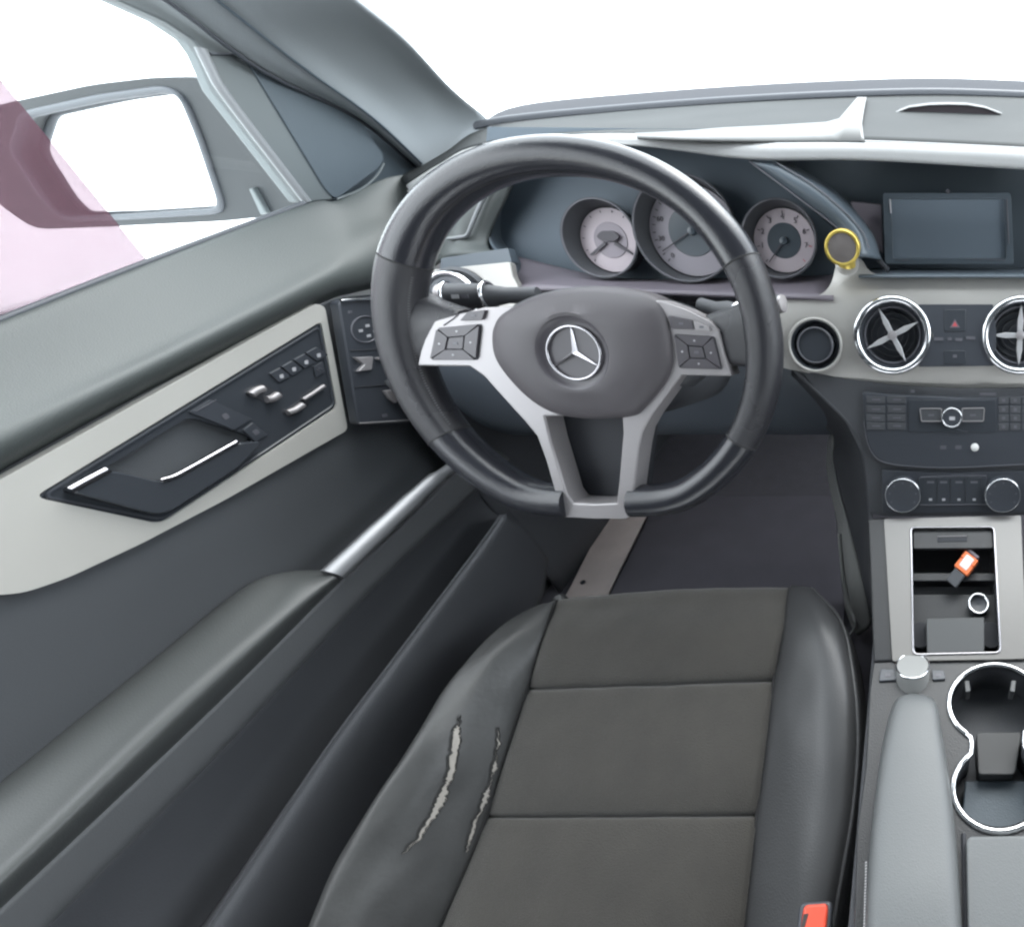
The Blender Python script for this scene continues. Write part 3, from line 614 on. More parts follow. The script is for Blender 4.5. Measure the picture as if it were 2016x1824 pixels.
# ------------------------------------------------------------------ divider and screen
dv = patch('divider', [[Y(1474, 318, .203), Y(1500, 322, .197), Y(1535, 322, .204), Y(1560, 322, .24)],
                       [Y(1560, 382, .190), Y(1588, 378, .183), Y(1622, 376, .190), Y(1650, 380, .23)],
                       [Y(1645, 448, .177), Y(1672, 448, .169), Y(1695, 450, .177), Y(1715, 455, .22)],
                       [Y(1668, 510, .160), Y(1688, 506, .153), Y(1712, 505, .162), Y(1735, 510, .20)]], 'screenframe', dash, 5, 6, .004)
for o_ in (0, 1): tube('edge', [Y(*p) for p in (((1474, 317, .200), (1560, 381, .187), (1646, 447, .174), (1662, 470, .165)) if o_ == 0 else ((1530, 321, .198), (1612, 372, .185), (1690, 445, .172), (1712, 490, .162)))], .0009, 'markdim', dv, 6, sub=4)
KN = Vector((0, -math.cos(R(14)), math.sin(R(14)))); KV = Vector((0, math.sin(R(14)), math.cos(R(14))))
def K(x, y, o=0): return PL(x, y, Vector((.38, .250, .72)) + KN * o, KN)
scr = thing('display_screen', K(1865, 520), 'dark blank display screen set in the recess of the centre dash', 'screen')
prism('recess_back', [Vector((x, .32, z)) for x, z in ((.06, .60), (.8, .60), (.8, .795), (.06, .795))], Vector((0, .01, 0)), 'sail', scr, 0)
patch('recess_floor', [[S(x, 542, .0) for x in (1690, 1850, 2250)], [K(x, 533, .0) for x in (1700, 1850, 2250)], [K(x, 528, -.06) for x in (1700, 1850, 2250)]], 'screenframe', scr, 3, 3, .003)
fpx = [(1722, 362), (2100, 362), (2100, 526), (1742, 526)]
prism('bezel', rounded([K(x, y) for x, y in [(1738, 380), (1990, 380), (1996, 520), (1743, 520)]], .004), KN * -.03, 'screenframe', scr, .0015, [rounded([K(x, y) for x, y in ((1754, 391), (1976, 391), (1981, 509), (1758, 509))], .003)])
prism('glass', [K(x, y, -.005) for x, y in ((1750, 387), (1980, 387), (1985, 513), (1754, 513))], KN * -.004, 'screen', scr, 0)
prism('cheek', [Y(x, y, .262) for x, y in ((1675, 397), (1735, 403), (1739, 498), (1729, 493), (1716, 455), (1683, 424))], Vector((0, .004, 0)), 'lav', scr, .0006)
tube('reflection_edge', [K(1752, 392, .001), K(1754, 420, .001)], .0011, 'mark', scr, 6)
tube('reflection_edge', [K(1982, 392, .001), K(1986, 480, .001)], .0008, 'markdim', scr, 6)
lathe('sensor', K(1866, 377, .002), KN, [(.0028, 0), (.0022, .002)], 'markdim', scr, 12)
tube('groove', [Y(1690, 430, .245), Y(1712, 465, .235), Y(1730, 510, .215), Y(1748, 532, .20)], .0035, 'void', scr, 8, sub=4)
for a in (0, 1): tube('frame_line', [K(1762 + a * 140, 512 - a * 2, .001), K(1790 + a * 190, 512, .001)], .0005, 'markdim', scr, 5)
# ------------------------------------------------------------------ magnetic phone mount
pc = Y(1658, 488, .135); pn = (CAM + Vector((-.10, -.02, -.08)) - pc).normalized()
pm = thing('phone_mount', pc, 'small round magnetic phone mount with yellow ring on the dash', 'phone mount')
lathe('body', pc - pn * .006, pn, [(.0195, -.004), (.0195, .004), (.0175, .0055)], 'gold', pm, 40)
ringt('yellow_ring', pc, pn, .0178, .0021, 'gold', pm); lathe('face', pc, pn, [(.0162, -.002), (.0162, .0006), (.0155, .001)], 'magnet', pm, 40)
tube('stem', [pc - pn * .008, pc - pn * .018 + Vector((.001, .006, -.008)), S(1668, 520, .002)], [.009, .008, .011], 'gold', pm, 16)
lathe('foot', S(1668, 519, .0005), NS, [(.014, 0), (.014, .0025), (.011, .004)], 'alu', pm, 32)

# ------------------------------------------------------------------ audio unit and climate panel
au = thing('audio_unit', S(1880, 915), 'dark audio control unit with ringed centre button below the vents', 'radio')
plate('faceplate', [(1698, 772), (1760, 777), (1880, 783), (2016, 781), (2250, 775), (2250, 906), (2016, 915), (1880, 921), (1800, 919), (1742, 912), (1716, 892), (1703, 850)], S, .012, 'black', au, .0015, .003, .001)
tube('border', [S(x, y, .0015) for x, y in ((1700, 830), (1708, 872), (1722, 898), (1745, 911), (1800, 918), (1880, 920), (2016, 914), (2120, 910))], .0006, 'markdim', au, 5, sub=3)
for x0 in (1705, 1746):
    for j, y0 in enumerate((786, 805, 822, 838)):
        k_ = plate('button', [(x0, y0 - 7), (x0 + 37, y0 - 6), (x0 + 37, y0 + 8), (x0 + 1, y0 + 7)], S, .002, 'dark', au, .0005, .001, .0022)
        plate('icon', [(x0 + 12, y0 - 1), (x0 + 28, y0 - 1), (x0 + 28, y0 + 2), (x0 + 12, y0 + 2)], S, .0003, 'markdim', k_, 0, 0, .0025)
for x0 in (1966, 1989, 2012):
    for j, y0 in enumerate((788, 806, 823, 840)):
        k_ = plate('button', [(x0, y0 - 7), (x0 + 20, y0 - 7), (x0 + 20, y0 + 7), (x0, y0 + 7)], S, .002, 'dark', au, .0005, .001, .0022)
        plate('icon', [(x0 + 7, y0 - 3), (x0 + 13, y0 - 3), (x0 + 13, y0 + 3), (x0 + 7, y0 + 3)], S, .0003, 'markdim', k_, 0, 0, .0025)
plate('display_surround', [(1788, 787), (1960, 787), (1962, 850), (1788, 850)], S, .002, 'gloss', au, .0006, .003, .002)
for px in (((1811, 804), (1854, 804), (1854, 829), (1814, 829)), ((1894, 804), (1938, 803), (1936, 829), (1894, 829))):
    kk = plate('skip_button', px, S, .002, 'dark', au, .0006, .002, .0036)
    tube('chrome_edge', rounded([S(x, y, .0038) for x, y in px], .002), .0007, 'silver', kk, 6, True)
    mx = sum(p[0] for p in px) / 4; plate('icon', [(mx - 6, 815), (mx + 6, 815), (mx + 6, 819), (mx - 6, 819)], S, .0003, 'markdim', kk, 0, 0, .0038)
cb = lathe('round_button', S(1874, 822, .003), NS, [(.0125, -.002), (.0125, .003), (.011, .0042)], 'black', au, 36)
ringt('chrome_ring', S(1874, 822, .0068), NS, .0122, .0011, 'chrome', cb, 40, 8)
plate('icon', [(1869, 820), (1880, 820), (1880, 827), (1869, 827)], S, .0003, 'mark', cb, 0, 0, .0076)
tube('scratch', [S(1884, 845, .0032), S(1905, 850, .0032)], .0003, 'markdim', au, 5)
for x in (1857, 1887): plate('icon', [(x - 6, 877), (x + 6, 877), (x + 6, 884), (x - 6, 884)], S, .0003, 'markdim', au, 0, 0, .0014)
lathe('white_knob', S(1919, 880, .001), NS, [(.0052, 0), (.0052, .002), (.003, .0035)], 'white', au, 24)
for x, y, w_ in ((1797, 770, 4), (1945, 776, 16)): plate('icon', [(x - w_, y - 3), (x + w_, y - 3), (x + w_, y + 2), (x - w_, y + 2)], S, .0003, 'markdim', au, 0, 0, .0016)
cl = thing('climate_panel', S(1875, 1005), 'dark climate panel with two chrome-ringed knobs above the console', 'climate panel')
plate('faceplate', [(1735, 925), (1880, 930), (2250, 920), (2250, 1006), (1880, 1010), (1738, 1010)], S, .006, 'black', cl, .0015, .003, -.001)
plate('button_bar', [(1808, 940), (1944, 939), (1944, 992), (1808, 993)], S, .006, 'gloss', cl, .001, .003, .003)
for y0, y1 in ((939, 936), (994, 993)): tube('chrome_line', [S(1812, y0, .0035), S(1876, y1, .0035), S(1942, y1, .0035)], .0006, 'markdim', cl, 5)
for x in (1832, 1858, 1888, 1918):
    plate('icon', [(x - 7, 947), (x + 7, 947), (x + 7, 951), (x - 7, 951)], S, .0003, 'markdim', cl, 0, 0, .0034)
    plate('icon', [(x - 3, 981), (x + 3, 981), (x + 3, 985), (x - 3, 985)], S, .0003, 'mark', cl, 0, 0, .0034)
    tube('groove', [S(x + 13, 941, .0033), S(x + 13, 991, .0033)], .0004, 'void', cl, 5)
for x in (1778, 1972):
    kb = lathe('knob', S(x, 970, 0), NS, [(.0235, -.002), (.0235, .008), (.0222, .011), (.020, .0105), (.002, .0105)], 'black', cl, 48)
    ringt('chrome_ring', S(x, 970, 0) + NS * .0095, NS, .0226, .0012, 'chrome', kb, 48, 8)
    for k in range(7):
        an = R(210 - 40 * k); p = S(x, 970, 0) + NS * .0107 + (US * math.cos(an) + VS * math.sin(an)) * .0175
        prism('icon', [p + US * a * .0009 + VS * b * .0009 for a, b in ((-1, -1), (1, -1), (1, 1), (-1, 1))], NS * -.0004, 'markdim', kb, 0)
# ================================================================== STEERING WHEEL
sw_ = thing('steering_wheel', Wp(0, 0, -.08), 'dark leather steering wheel with silver spokes and star emblem', 'steering wheel')
RR, FLAT = .1735, -.1600
def rim_pt(a):
    u, v = RR * math.cos(a), RR * math.sin(a)
    if v > 0: v *= 1 - .05 * (v / RR) ** 2
    k = .012; d = v - FLAT
    if d < k: v = FLAT + (k * .25 if d < -k else (d + k) ** 2 / (4 * k)) if d > -k else FLAT
    return u, v
def rim_section(a, n=20, grow=0):
    u, v = rim_pt(a); u2, v2 = rim_pt(a + .01); u1, v1 = rim_pt(a - .01)
    t = Vector((u2 - u1, v2 - v1)).normalized(); nr = Vector((t.y, -t.x))          # outward
    deg = math.degrees(a) % 360; bul = math.exp(-((deg - 180) / 22) ** 2) + math.exp(-((min(deg, 360 - deg)) / 22) ** 2)
    thumb = math.exp(-((deg - 152) / 12) ** 2) + math.exp(-((deg - 28) / 12) ** 2)
    rx, rn = .0162 + grow + .0015 * thumb, .0175 + grow + .001 * bul
    o = []
    for k in range(n):
        b = 2 * math.pi * k / n; x = math.cos(b); y = math.sin(b)
        ax = rx * (1 + .10 * bul * (x < 0)) * (abs(x) ** .9) * (1 if x > 0 else -1); ay = rn * (abs(y) ** .9) * (1 if y > 0 else -1)
        o.append(Wp(u + nr.x * ax, v + nr.y * ax, ay - .004))
    return o
def rim_part(name, a0, a1, m, n, label=None):
    v, f = [], []; ns = 20
    for i in range(n + 1): v += rim_section(R(a0 + (a1 - a0) * i / n), ns)
    for i in range(n):
        for k in range(ns): f.append((i * ns + k, i * ns + (k + 1) % ns, (i + 1) * ns + (k + 1) % ns, (i + 1) * ns + k))
    f.append(tuple(range(ns))); f.append(tuple(n * ns + k for k in range(ns)))
    o = link(name, mesh(name, v, f), m, sw_, 60)
    if label: o['label'] = label
    return o
AS = (25.5, 154, 212, 258, 279.5, 326.5)
rim_part('upper_grip', AS[0] + .25, AS[1] - .25, 'leather', 60)
rim_part('side_grip', AS[1] + .25, AS[2] - .25, 'perf', 34); rim_part('side_grip', AS[5] + .25 - 360, AS[0] - .25, 'perf', 34)
rim_part('lower_grip', AS[2] + .25, AS[3], 'leather', 30); rim_part('lower_grip', AS[4], AS[5] - .25, 'leather', 30)
for a in (AS[0], AS[1], AS[2], AS[5]): tube('seam', rim_section(R(a), 20, -.0006), .0012, 'seam', sw_, 6, True)
# inner stitching
for a0, a1 in ((157, 210), (329, 382), (28, 152)):
    v, f = [], []
    n = int((a1 - a0) * 1.1)
    for i in range(n):
        a = R(a0 + (a1 - a0) * (i + .5) / n); s1, s2 = rim_section(a - .0035, 40, .0004), rim_section(a + .0035, 40, .0004)
        for q in (s1, s2): v += [q[17], q[18] + (q[18] - q[17]) * -.3 + WN * .0003]
        b = len(v) - 4; f.append((b, b + 1, b + 3, b + 2))
    link('stitching', mesh('stitching', v, f), 'stitch' if a0 != 28 else 'seam', sw_)
# thumb pads joining rim and spokes
for s in (-1, 1):
    rows = []
    for t in range(6):
        k = t / 5; u = s * (.163 - .045 * k); cv = .006 - .004 * k - (.004 if s > 0 else 0); hv = .046 - .016 * k ** .6
        rows.append([Wp(u, cv + hv * 1.0, -.022), Wp(u, cv + hv * .92, -.004 - .002 * k), Wp(u, cv + hv * .5, .004 - .003 * k), Wp(u, cv, .005 - .004 * k), Wp(u, cv - hv * .5, .003 - .003 * k), Wp(u, cv - hv * .62, -.006), Wp(u, cv - hv * .66, -.024)])
    patch('thumb_pad', rows, 'perf', sw_, 5, 4, .003)
# silver spokes
LP = [(-.0735, .0351), (-.0824, .033), (-.1229, .0226), (-.1308, .0205), (-.143, .004), (-.1494, -.0072), (-.1556, -.0213), (-.1054, -.022), (-.094, -.0312), (-.0799, -.0511), (-.0618, -.076), (-.0528, -.0898), (-.0478, -.1155), (-.0438, -.1491), (-.0400, -.1745), (-.0100, -.1758), (-.0100, -.1600), (-.0270, -.1590), (-.0320, -.1500), (-.0400, -.0950), (-.0440, -.0820), (-.055, -.060), (-.062, -.03), (-.062, .02)]
RP = [(-.0098, -.1758), (.0235, -.1765), (.0290, -.1730), (.035, -.1466), (.046, -.1014), (.0513, -.0852), (.0621, -.0692), (.0825, -.0444), (.095, -.0301), (.1421, -.0312), (.1364, -.0072), (.1336, .012), (.1257, .0205), (.105, .031), (.0827, .0392), (.068, .03), (.068, -.03), (.047, -.058), (.036, -.074), (.0320, -.0864), (.0209, -.1394), (.0160, -.1590), (-.0098, -.1600)]
OUT = LP[1:15] + [(-.0100, -.1762)] + RP[1:15] + [(.04, .036), (-.03, .034)]
OPN = [(-.0270, -.1590), (-.0320, -.1500), (-.0400, -.0950), (-.0420, -.0700), (.0330, -.0700), (.0320, -.0864), (.0209, -.1394), (.0160, -.1590), (-.0050, -.1602)]
prism('spoke_trim', [Wp(u, v, .006) for u, v in OUT], WN * -.024, 'silver', sw_, .0018, [[Wp(u, v, .006) for u, v in OPN]], seg=3)
patch('hub_back', [[Wp(.006 + 1.13 * r_ * math.cos(R(a)) * .092, -.006 + r_ * math.sin(R(a)) * .057, n_) for a in range(-40, 225, 12)] for r_, n_ in ((.6, -.004), (.93, -.006), (1.03, -.014), (1.04, -.035), (.8, -.075), (.55, -.10))], 'dark', sw_, 2, 3, .003)
prism('lower_spoke_back', [Wp(u, v, -.020) for u, v in ((-.05, -.07), (.05, -.07), (.03, -.17), (-.035, -.17))], WN * -.01, 'void', sw_, .002)
# airbag cover
AB = [(-.0640, .0285), (-.0363, .0440), (-.0085, .0507), (.0227, .0527), (.0532, .0497), (.0780, .0417), (.0862, .0285), (.0896, .0039), (.0885, -.0192), (.0790, -.0383), (.0566, -.0625), (.0440, -.0700), (.0162, -.0728), (-.0098, -.0716), (-.0330, -.0660), (-.0525, -.0520), (-.0690, -.0310), (-.0775, -.0120), (-.0768, .0060), (-.0724, .0180)]
abv = crv([Vector((a, b)) for a, b in AB], 4, True); n = len(abv); ec = Vector((.0045, -.0085))
rings = []
for k_, h in ((1.0, -.008), (1.0, .004), (.985, .0090), (.955, .0125), (.88, .0158), (.75, .0185), (.6, .0200)):
    rings.append([Wp(ec.x + (p.x - ec.x) * k_, ec.y + (p.y - ec.y) * k_, h - .013 * max(0, (ec.y + (p.y - ec.y) * k_ - .012) / .04) ** 2) for p in abv])
for r_, h in ((.0365, .0210), (.0335, .0205)):
    rings.append([Wp(ec.x + (p - ec).normalized().x * r_, ec.y + (p - ec).normalized().y * r_, h) for p in abv])
v = [p for r_ in rings for p in r_]; f = []
for i in range(len(rings) - 1):
    for k in range(n): f.append((i * n + k, i * n + (k + 1) % n, (i + 1) * n + (k + 1) % n, (i + 1) * n + k))
me = mesh('airbag_cover', v, f); abo = link('airbag_cover', me, 'airbag', sw_, 50)
ecw = Wp(ec.x, ec.y, 0)
dish = lathe('emblem_dish', ecw, WN, [(.0338, .0206), (.032, .0185), (.028, .0168), (.0255, .0165), (.001, .0165)], 'button', abo, 56)
ringt('emblem_ring', ecw + WN * .0182, WN, .0243, .0011, 'emblem', abo, 64, 10)
for k in range(3):
    an = R(90 + 120 * k); d = WU * math.cos(an) + WV * math.sin(an); s = WN.cross(d); o = ecw + WN * .0172
    tipv, l, r_, pk = o + d * .0238, o + s * .0030 - d * .0017, o - s * .0030 - d * .0017, o + WN * .0030
    vv = [l, r_, tipv + s * .0006, tipv - s * .0006, pk, tipv + WN * .001]
    link('emblem_star', mesh('emblem_star', vv, [(0, 2, 5, 4), (1, 4, 5, 3), (2, 3, 5), (0, 4, 1), (0, 1, 3, 2)]), 'emblem', abo, 10)
# spoke buttons
def wpl(name, pts_, n_, th, m, parent, bevel=.0006, r=.002): return prism(name, rounded([Wp(u, v, n_) for u, v in pts_], r), WN * -th, m, parent, bevel)
def keypad(q):
    bl_, br, tr, tl_ = [Vector(p) for p in q]; c = (bl_ + br + tr + tl_) / 4
    pad = wpl('key_well', q, .0066, .003, 'void', sw_, .0003)
    ins_ = [c + (p - c) * .40 for p in (bl_, br, tr, tl_)]; o4 = [c + (p - c) * .97 for p in (bl_, br, tr, tl_)]
    for i in range(4):
        j = (i + 1) % 4; e = .03
        poly = [o4[i].lerp(o4[j], e), o4[j].lerp(o4[i], e), ins_[j].lerp(ins_[i], .02), ins_[i].lerp(ins_[j], .02)]
        k_ = wpl('key', poly, .0085, .003, 'button', sw_, .0006, .0012)
        m_ = (poly[0] + poly[1] + poly[2] + poly[3]) / 4
        prism('icon', [Wp(m_.x + a * .0011, m_.y + b * .0011, .0088) for a, b in ((-1, 0), (0, -1), (1, 0), (0, 1))], WN * -.0004, 'mark', k_, 0)
    k_ = wpl('key', [c + (p - c) * .34 for p in (bl_, br, tr, tl_)], .0082, .003, 'button', sw_, .0006, .0012)
    prism('icon', [Wp(c.x + a * .0022, c.y + b * .0011, .0085) for a, b in ((-1, -1), (1, -1), (1, 1), (-1, 1))], WN * -.0004, 'markdim', k_, 0)
keypad([(-.1404, -.0157), (-.096, -.0157), (-.0862, .0178), (-.128, .0141)])
keypad([(.0935, -.0235), (.1345, -.0245), (.1295, .0062), (.0922, .0085)])
for q in (((-.1045, .0205), (-.0835, .0215), (-.0790, .0305), (-.0960, .0285)), ((.0905, .0135), (.1120, .0125), (.1110, .0210), (.0890, .0255)), ((.1130, .0122), (.1270, .0110), (.1250, .0160), (.1120, .0205))):
    k_ = wpl('function_key', q, .0085, .003, 'button' if q[0][0] < .11 else 'silver', sw_, .0006, .0015)
    c = sum((Vector(p) for p in q), Vector((0, 0))) / 4
    prism('icon', [Wp(c.x + a * .002, c.y + b * .001, .0088) for a, b in ((-1, -1), (1, -1), (1, 1), (-1, 1))], WN * -.0004, 'markdim', k_, 0)
tube('trim_groove', [Wp(-.122, .0165, .0064), Wp(-.112, .0225, .0064), Wp(-.107, .0262, .0064)], .0005, 'inkdark', sw_, 5)
# steering column
col = patch('steering_column', [[Wp(.0 + r_ * .9 * math.cos(R(a)), -.02 + r_ * math.sin(R(a)) * .8, n_) for a in range(0, 361, 30)] for r_, n_ in ((.070, -.060), (.078, -.085), (.080, -.14), (.080, -.24))], 'dark', None, 3, 3, .004)
tag(col, 'dark shroud of the steering column behind the wheel hub', 'column')
# stalks
def stalk(name, a, b, r, label, ringpos, tipmat, knob=None):
    t = thing(name, a, label, 'stalk'); d = (b - a)
    tube('lever', [a, a + d * .35, a + d * .6, b], [r * .6, r * .62, r * .95, r], 'dark', t, 18)
    for k in ringpos: ringt('chrome_ring', a + d * k, d, r * 1.03, r * .14, 'chrome', t, 32, 8)
    lathe('end_cap', b, d, [(r, 0), (r * .95, r * .3), (r * .6, r * .42)], tipmat, t, 28)
    return t
st = stalk('indicator_stalk', WL(1060, 580, -.065), WL(880, 584, -.045), .0135, 'dark indicator stalk with bright rings left of the steering column', (.55, .97), 'silver')
dd = (WL(880, 584, -.045) - WL(1060, 580, -.065)).normalized()
for k, m_ in ((.72, 'markdim'), (.82, 'mark')):
    c = WL(1060, 580, -.065).lerp(WL(880, 584, -.045), k); nn = (CAM - c).normalized(); nn = (nn - dd * nn.dot(dd)).normalized()
    prism('icon', [c + nn * .0137 + dd * a * .003 + nn.cross(dd) * b * .002 for a, b in ((-1, -1), (1, -1), (1, 1), (-1, 1))], nn * -.001, m_, st, 0)
stalk('gear_selector', WL(1400, 612, -.070), WL(1538, 598, -.055), .0095, 'column gear lever with bright button end beside the right rim', (.93,), 'silver')
stalk('cruise_stalk', WL(1380, 600, -.058), WL(1462, 624, -.040), .0125, 'short dark stalk end inside the right of the wheel rim', (.9,), 'black')

# ================================================================== DRIVER SEAT
seat = thing('driver_seat', Vector((.03, -.2, .1)), 'driver seat cushion with grey fabric centre and torn leather bolster', 'seat')
SY = [1180, 1250, 1356, 1480, 1608, 1720, 1824, 1900]
SZ = [.318, .322, .302, .287, .264, .250, .236, .226]
SL = [1098, 1072, 1040, 1000, 960, 915, 870, 838]
SR = [1555, 1542, 1523, 1507, 1490, 1477, 1465, 1457]
SRY = [1157, 1238, 1340, 1470, 1605, 1720, 1824, 1900]
def lerp(a, b, t): return a + (b - a) * t
def srow(i, dz=0, fr=0):
    j = min(int(i), 6); t = i - j; o = []
    l = (lerp(SL[j], SL[j + 1], t), lerp(SY[j], SY[j + 1], t)); r = (lerp(SR[j], SR[j + 1], t), lerp(SRY[j], SRY[j + 1], t)); z = lerp(SZ[j], SZ[j + 1], t)
    for k, cz in ((0, -.009), (.03, -.003), (.12, .002), (.35, .004), (.65, .004), (.88, .002), (.97, -.003), (1, -.009)):
        o.append(Z(lerp(l[0], r[0], k), lerp(l[1], r[1], k) - 8 * math.sin(math.pi * k) * max(0, 1 - i), z + cz + dz))
    return o
def drop(row, v): return [p + Vector(v) for p in row]
f0 = srow(0, -.004)
patch('front_fabric_panel', [drop(f0, (0, .006, -.09)), drop(f0, (0, .008, -.03)), f0, srow(.35, .001), srow(1, .003), srow(1.6, .003), srow(1.9, .0), srow(1.985, -.005), srow(2, -.011)], 'fabric', seat, 8, 6, .006, wob=(.0016, 26, 1))
patch('middle_fabric_panel', [srow(2.0, -.011), srow(2.015, -.005), srow(2.1, .0), srow(2.5, .003), srow(3, .004), srow(3.5, .003), srow(3.9, 0), srow(3.985, -.005), srow(4, -.011)], 'fabric', seat, 8, 6, .006, wob=(.0016, 26, 1))
patch('rear_fabric_panel', [srow(4.0, -.011), srow(4.015, -.005), srow(4.1, .0), srow(4.6, .003), srow(5.5, .003), srow(6.3, .003), srow(7, .003)], 'fabric', seat, 8, 6, .006, wob=(.0016, 26, 1))
OL = [(1066, 1190, .306), (990, 1230, .326), (898, 1325, .345), (818, 1450, .345), (735, 1578, .336), (665, 1692, .325), (611, 1824, .312), (585, 1900, .305)]
rowsL = []
for i in range(8):
    a = (SL[i], SY[i]); b = OL[i]
    P = [Z(lerp(a[0], b[0], k), lerp(a[1], b[1], k), lerp(SZ[i] - .007, b[2], k) + h) for k, h in ((0, -.002), (.06, .004), (.3, .008), (.65, .010), (.9, .004), (1, -.004))]
    P += [P[-1] + Vector((-.012, 0, -.02)), P[-1] + Vector((-.016, 0, -.07)), P[-1] + Vector((-.005, 0, -.16))]
    rowsL.append(P)
fr_ = [p + Vector((0, .004, -.08)) for p in rowsL[0]]
rowsL = [fr_, [p + Vector((0, .006, -.025)) for p in rowsL[0]]] + rowsL
bolL = patch('left_bolster', rowsL, 'wornleather', seat, 8, 10, .005, wob=(.0016, 30, 2.0)); bolL['label'] = 'left leather bolster with two long tears showing pale foam'
BL = bvh(grid(rowsL, 8, 10, (.0016, 30, 2.0)))
OR = [(1600, 1160, .314), (1655, 1225, .322), (1678, 1330, .322), (1688, 1450, .312), (1678, 1590, .297), (1658, 1710, .283), (1638, 1824, .268), (1626, 1900, .26)]
rowsR = []
for i in range(8):
    a = (SR[i], SRY[i]); b = OR[i]; w_ = .3 if i == 0 else 1
    P = [Z(lerp(a[0], b[0], k), lerp(a[1], b[1], k), lerp(SZ[i] - .007, b[2], k) + h * w_) for k, h in ((0, -.002), (.07, .006), (.3, .016), (.6, .022), (.86, .015), (1, 0))]
    P += [P[-1] + Vector((.006, 0, -.015)), P[-1] + Vector((.010, 0, -.07)), P[-1] + Vector((-.01, 0, -.16))]
    rowsR.append(P)
rowsR = [[p + Vector((0, .012, -.08)) for p in rowsR[0]], [p + Vector((0, .012, -.025)) for p in rowsR[0]]] + rowsR
patch('right_bolster', rowsR, 'seatleather', seat, 8, 8, .005, wob=(.001, 22, 1.5))
tube('piping', [r_[5] + Vector((.001, 0, .001)) for r_ in rowsR[2:]], .0022, 'seatleather', seat, 8, sub=5)
tube('seam', [r_[0] + Vector((0, 0, .001)) for r_ in rowsR[2:]], .0016, 'seam', seat, 6, sub=4)
tube('seam', [r_[0] + Vector((0, 0, .001)) for r_ in rowsL[2:]], .0016, 'seam', seat, 6, sub=4)
pth = crv([r_[6] for r_ in rowsR[3:]], 22); v, f = [], []
for i in range(0, len(pth) - 1, 2):
    a, b = pth[i], pth[i + 1]; s = Vector((0, 0, .0009)); n_ = Vector((.0012, 0, .0008)); c = len(v); v += [a - s + n_, b - s + n_, b + s + n_, a + s + n_]; f.append((c, c + 1, c + 2, c + 3))
link('stitching', mesh('stitching', v, f), 'seatstitch', seat)
box('seat_base', Vector((.035, -.27, .165)), (.30, .40, .12), 'void', seat, .01)
# tears: foam strip with curled dark lips on the bolster skin
def tear(pts_, label):
    n_ = len(pts_); L_, R_, Lo, Ro = [], [], [], []
    for x, y, w_ in pts_:
        L_.append(hit(BL, x - w_, y - w_ * .2, .0012)); R_.append(hit(BL, x + w_, y + w_ * .2, .0012)); Lo.append(hit(BL, x - w_ - 3, y - w_ * .2, .0003)); Ro.append(hit(BL, x + w_ + 3, y + w_ * .2, .0003))
    vf = []; ff = []
    for a, b in zip(L_, R_): vf += [a, (a + b) / 2 + Vector((0, 0, .0004)), b]
    for i in range(n_ - 1):
        for k in (0, 1): ff.append((i * 3 + k, i * 3 + k + 1, i * 3 + k + 4, i * 3 + k + 3))
    t = link('tear', mesh('tear', vf, ff), 'foam', bolL); t['label'] = label
    for A, B in ((Lo, L_), (Ro, R_)):
        vv = []; f2 = []
        for a, b in zip(A, B): vv += [a, (a + b) / 2 + Vector((0, 0, .0022 * random.uniform(.4, 1.3))), b + Vector((0, 0, .0008))]
        for i in range(n_ - 1):
            for k in (0, 1): f2.append((i * 3 + k, i * 3 + k + 1, i * 3 + k + 4, i * 3 + k + 3))
        link('torn_edge', mesh('torn_edge', vv, f2), 'lip', t)
def jag(keys, n_, j):
    o = []
    for i in range(n_ + 1):
        t = i / n_ * (len(keys) - 1); k = min(int(t), len(keys) - 2); t -= k
        o.append((lerp(keys[k][0], keys[k + 1][0], t) + random.uniform(-j, j), lerp(keys[k][1], keys[k + 1][1], t), max(.3, lerp(keys[k][2], keys[k + 1][2], t) * random.uniform(.75, 1.25))))
    return o
tear(jag([(906, 1408, .5), (902, 1428, 1), (898, 1438, 6), (897, 1450, 7), (895, 1484, 7), (885, 1530, 6.5), (880, 1543, 3), (870, 1568, 7), (864, 1585, 8), (846, 1615, 5), (826, 1648, 3), (794, 1679, .6)], 64, 2.6), 'longer pale tear')
tear(jag([(979, 1432, .4), (981, 1462, 2.6), (978, 1475, .5), (974, 1495, .5), (974, 1510, 4), (968, 1524, .4), (963, 1548, .4), (957, 1562, 4.5), (953, 1578, 4), (945, 1596, 1), (934, 1620, 2.4), (924, 1650, 2.6), (917, 1676, .6)], 60, 2.2), 'shorter thin tear')
# buckle
bk = thing('belt_buckle', Z(1610, 1800, .24), 'red seat belt buckle button between seat and console', 'buckle')
prism('release_button', rounded([Z(x, y, .318) for x, y in ((1582, 1776), (1632, 1772), (1622, 1860), (1572, 1862))], .004), Vector((-.002, -.02, -.03)), 'buckle', bk, .003, seg=3)
prism('casing', rounded([Z(x, y, .310) for x, y in ((1574, 1772), (1640, 1768), (1630, 1890), (1562, 1890))], .005), Vector((-.004, -.02, -.07)), 'black', bk, .003)
prism('slot', [Z(x, y, .3185) for x, y in ((1582, 1798), (1592, 1797), (1584, 1824), (1577, 1824))], NZ * -.001, 'lip', bk, 0)

